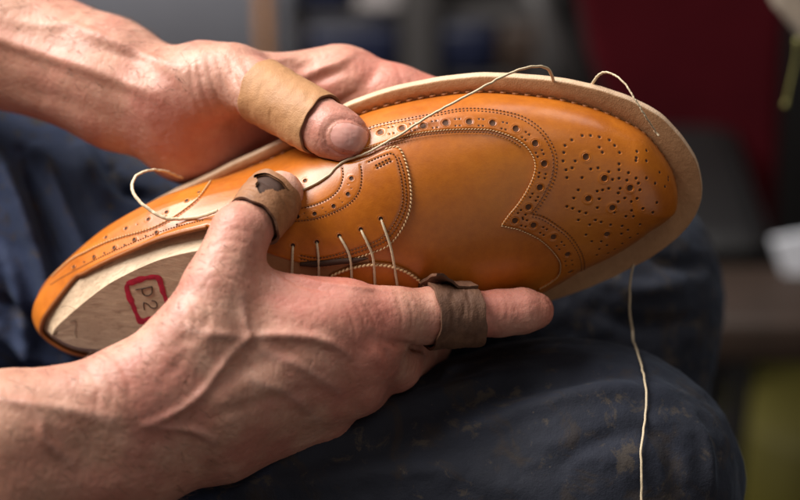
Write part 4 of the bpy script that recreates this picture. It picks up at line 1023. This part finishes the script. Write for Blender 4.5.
# maroon chair
ch = empty('maroon_chair', ray_at(690, 150, .95) * [1, 1, 0] + [0, 0, ZF], 'dark maroon upholstered chair standing behind the toe of the shoe', 'chair')
def quadblock(pts, y, dep, name, m, parent=None, yb=None):
    a = [ray_at(px, py, y) for px, py in pts]; b = [p + np.array([0, dep, 0]) for p in a]; n = len(a)
    F = [list(range(n)), list(range(2 * n - 1, n - 1, -1))] + [[i, i + n, (i + 1) % n + n, (i + 1) % n] for i in range(n)]
    o = obj(name, np.array(a + b), F, [m], parent, smooth=False); bv = o.modifiers.new('soft_edges', 'BEVEL'); bv.width = .012; bv.segments = 3; return o
quadblock([(566, -60), (792, -60), (776, 242), (668, 242), (640, 190), (590, 60)], .95, .10, 'backrest', M['maroon'], ch)
V, F = slab(650, 240, 770, 262, .72, .30, .02); obj('seat', V, F, [M['blackbox']], ch)
for px in (662, 758):
    for yy in (.76, .98):
        V, F = slab(px - 5, 262, px + 5, 300, yy, .03, .003, tofloor=True); obj('leg', V, F, [M['blackbox']], ch)
V, F = slab(700, 322, 840, 366, .62, .10, .008); tag(obj('wooden_rail', V, F, [M['darkwood']]), 'dark brown wooden rail low down behind the knees', 'rail')
quadblock([(771, 240), (815, 232), (818, 318), (790, 290)], .70, .004, 'paper_sheet', M['paper']); tag(bpy.data.objects['paper_sheet'], 'white paper sheet standing at the right edge of the picture', 'paper')
P = ray_at(828, 405, .95) * [1, 1, 0] + [0, 0, ZF + .001]; HT = ray_at(812, 402, .95)[2] - ZF; mb = MB()
mbv, mbf = tube([P, P + [0, 0, .003], P + [0, 0, HT - .004], P + [0, 0, HT]], [.09, .092, .105, .10], 32); mb.add(mbv, mbf); tag(mb.build('yellow_tub', M['yellow'], world=True), 'yellow plastic tub on the floor beyond the near knee', 'tub')
quadblock([(752, -40), (850, -40), (850, 60), (803, 44), (776, 12)], .40, .05, 'canvas_bag', M['canvas']); tag(bpy.data.objects['canvas_bag'], 'beige canvas bag hanging in at the top right corner', 'bag')
mb = MB(); c = [ray_at(798, 38, .33), ray_at(795, 62, .33), ray_at(790, 85, .33), ray_at(785, 107, .33)]; v, f = tube(catmull(c, 24), np.interp(np.linspace(0, 1, 24), [0, .06, .12, .9, .95, 1], [.0014, .0022, .0009, .0009, .0022, .0014]), 10); mb.add(v, f)
tag(mb.build('drawstring', M['cord'], world=True), 'yellow green cord with knots hanging from the canvas bag', 'cord')
# ------------------------------------------------------------------ camera, light, world
cam = bpy.data.cameras.new('camera'); co = bpy.data.objects.new('camera', cam); col.objects.link(co); scene.camera = co
cam.lens = 85; cam.sensor_width = 36; cam.sensor_fit = 'HORIZONTAL'
real_D = 0.368 * 85 / 36
co.location = Vector(W([0, 0, D])); co.matrix_world = Matrix.Translation(co.location) @ Matrix([list(r) for r in RV]).to_4x4()
cam.clip_start = .05; cam.clip_end = 60
cam.dof.use_dof = True; cam.dof.focus_distance = D * K - .010; cam.dof.aperture_fstop = 3.5; cam.dof.aperture_blades = 9
def area(name, direction, dist, size, power, colr, target=(0, 0, 0), sy=None):
    """soft window-like lamp; direction in the view frame"""
    L = bpy.data.lights.new(name, 'AREA'); L.shape = 'RECTANGLE'; L.size = size; L.size_y = sy or size; L.energy = power; L.color = colr
    o = bpy.data.objects.new(name, L); col.objects.link(o)
    t = W(target); d = RV @ (np.array(direction, float) / np.linalg.norm(direction)); o.location = Vector(t + d * dist)
    o.rotation_euler = Vector(d).to_track_quat('Z', 'Y').to_euler(); return o
area('window_light', (-.62, .76, .25), 1.25, 1.0, 43, (1, .96, .92), sy=.7)
area('sheen_fill_light', (.28, .93, .14), 1.5, .9, 5.5, (1, .97, .95), sy=.5)  # unseen lamp added to give the toe leather its sheen
area('front_fill_light', (.15, .50, .9), 2.0, .8, 4.2, (1, .88, .76))  # unseen fill lamp above the camera for frontal light
area('welt_fill_light', (.55, -.35, .75), 1.6, 1.4, 3.2, (1, .86, .76))  # unseen fill lamp added to lift the lower toe and welt
L = bpy.data.lights.new('wall_fill_light', 'AREA'); L.size = .4; L.energy = 4; L.color = (1, .93, .86); lo = bpy.data.objects.new('wall_fill_light', L); col.objects.link(lo); lo.location = (-.42, 1.0, .55); lo.rotation_euler = (math.radians(38), 0, 0)  # unseen lamp added to brighten the wall and things behind
wd = bpy.data.worlds.new('World'); scene.world = wd; wd.use_nodes = True
bg = wd.node_tree.nodes['Background']; bg.inputs[0].default_value = (.55, .62, .8, 1); bg.inputs[1].default_value = .03
scene.view_settings.view_transform = 'Standard'; scene.view_settings.look = 'None'; scene.view_settings.exposure = 0; scene.view_settings.gamma = 1
scene.render.engine = 'CYCLES'
scene.cycles.use_denoising = True; scene.cycles.max_bounces = 8
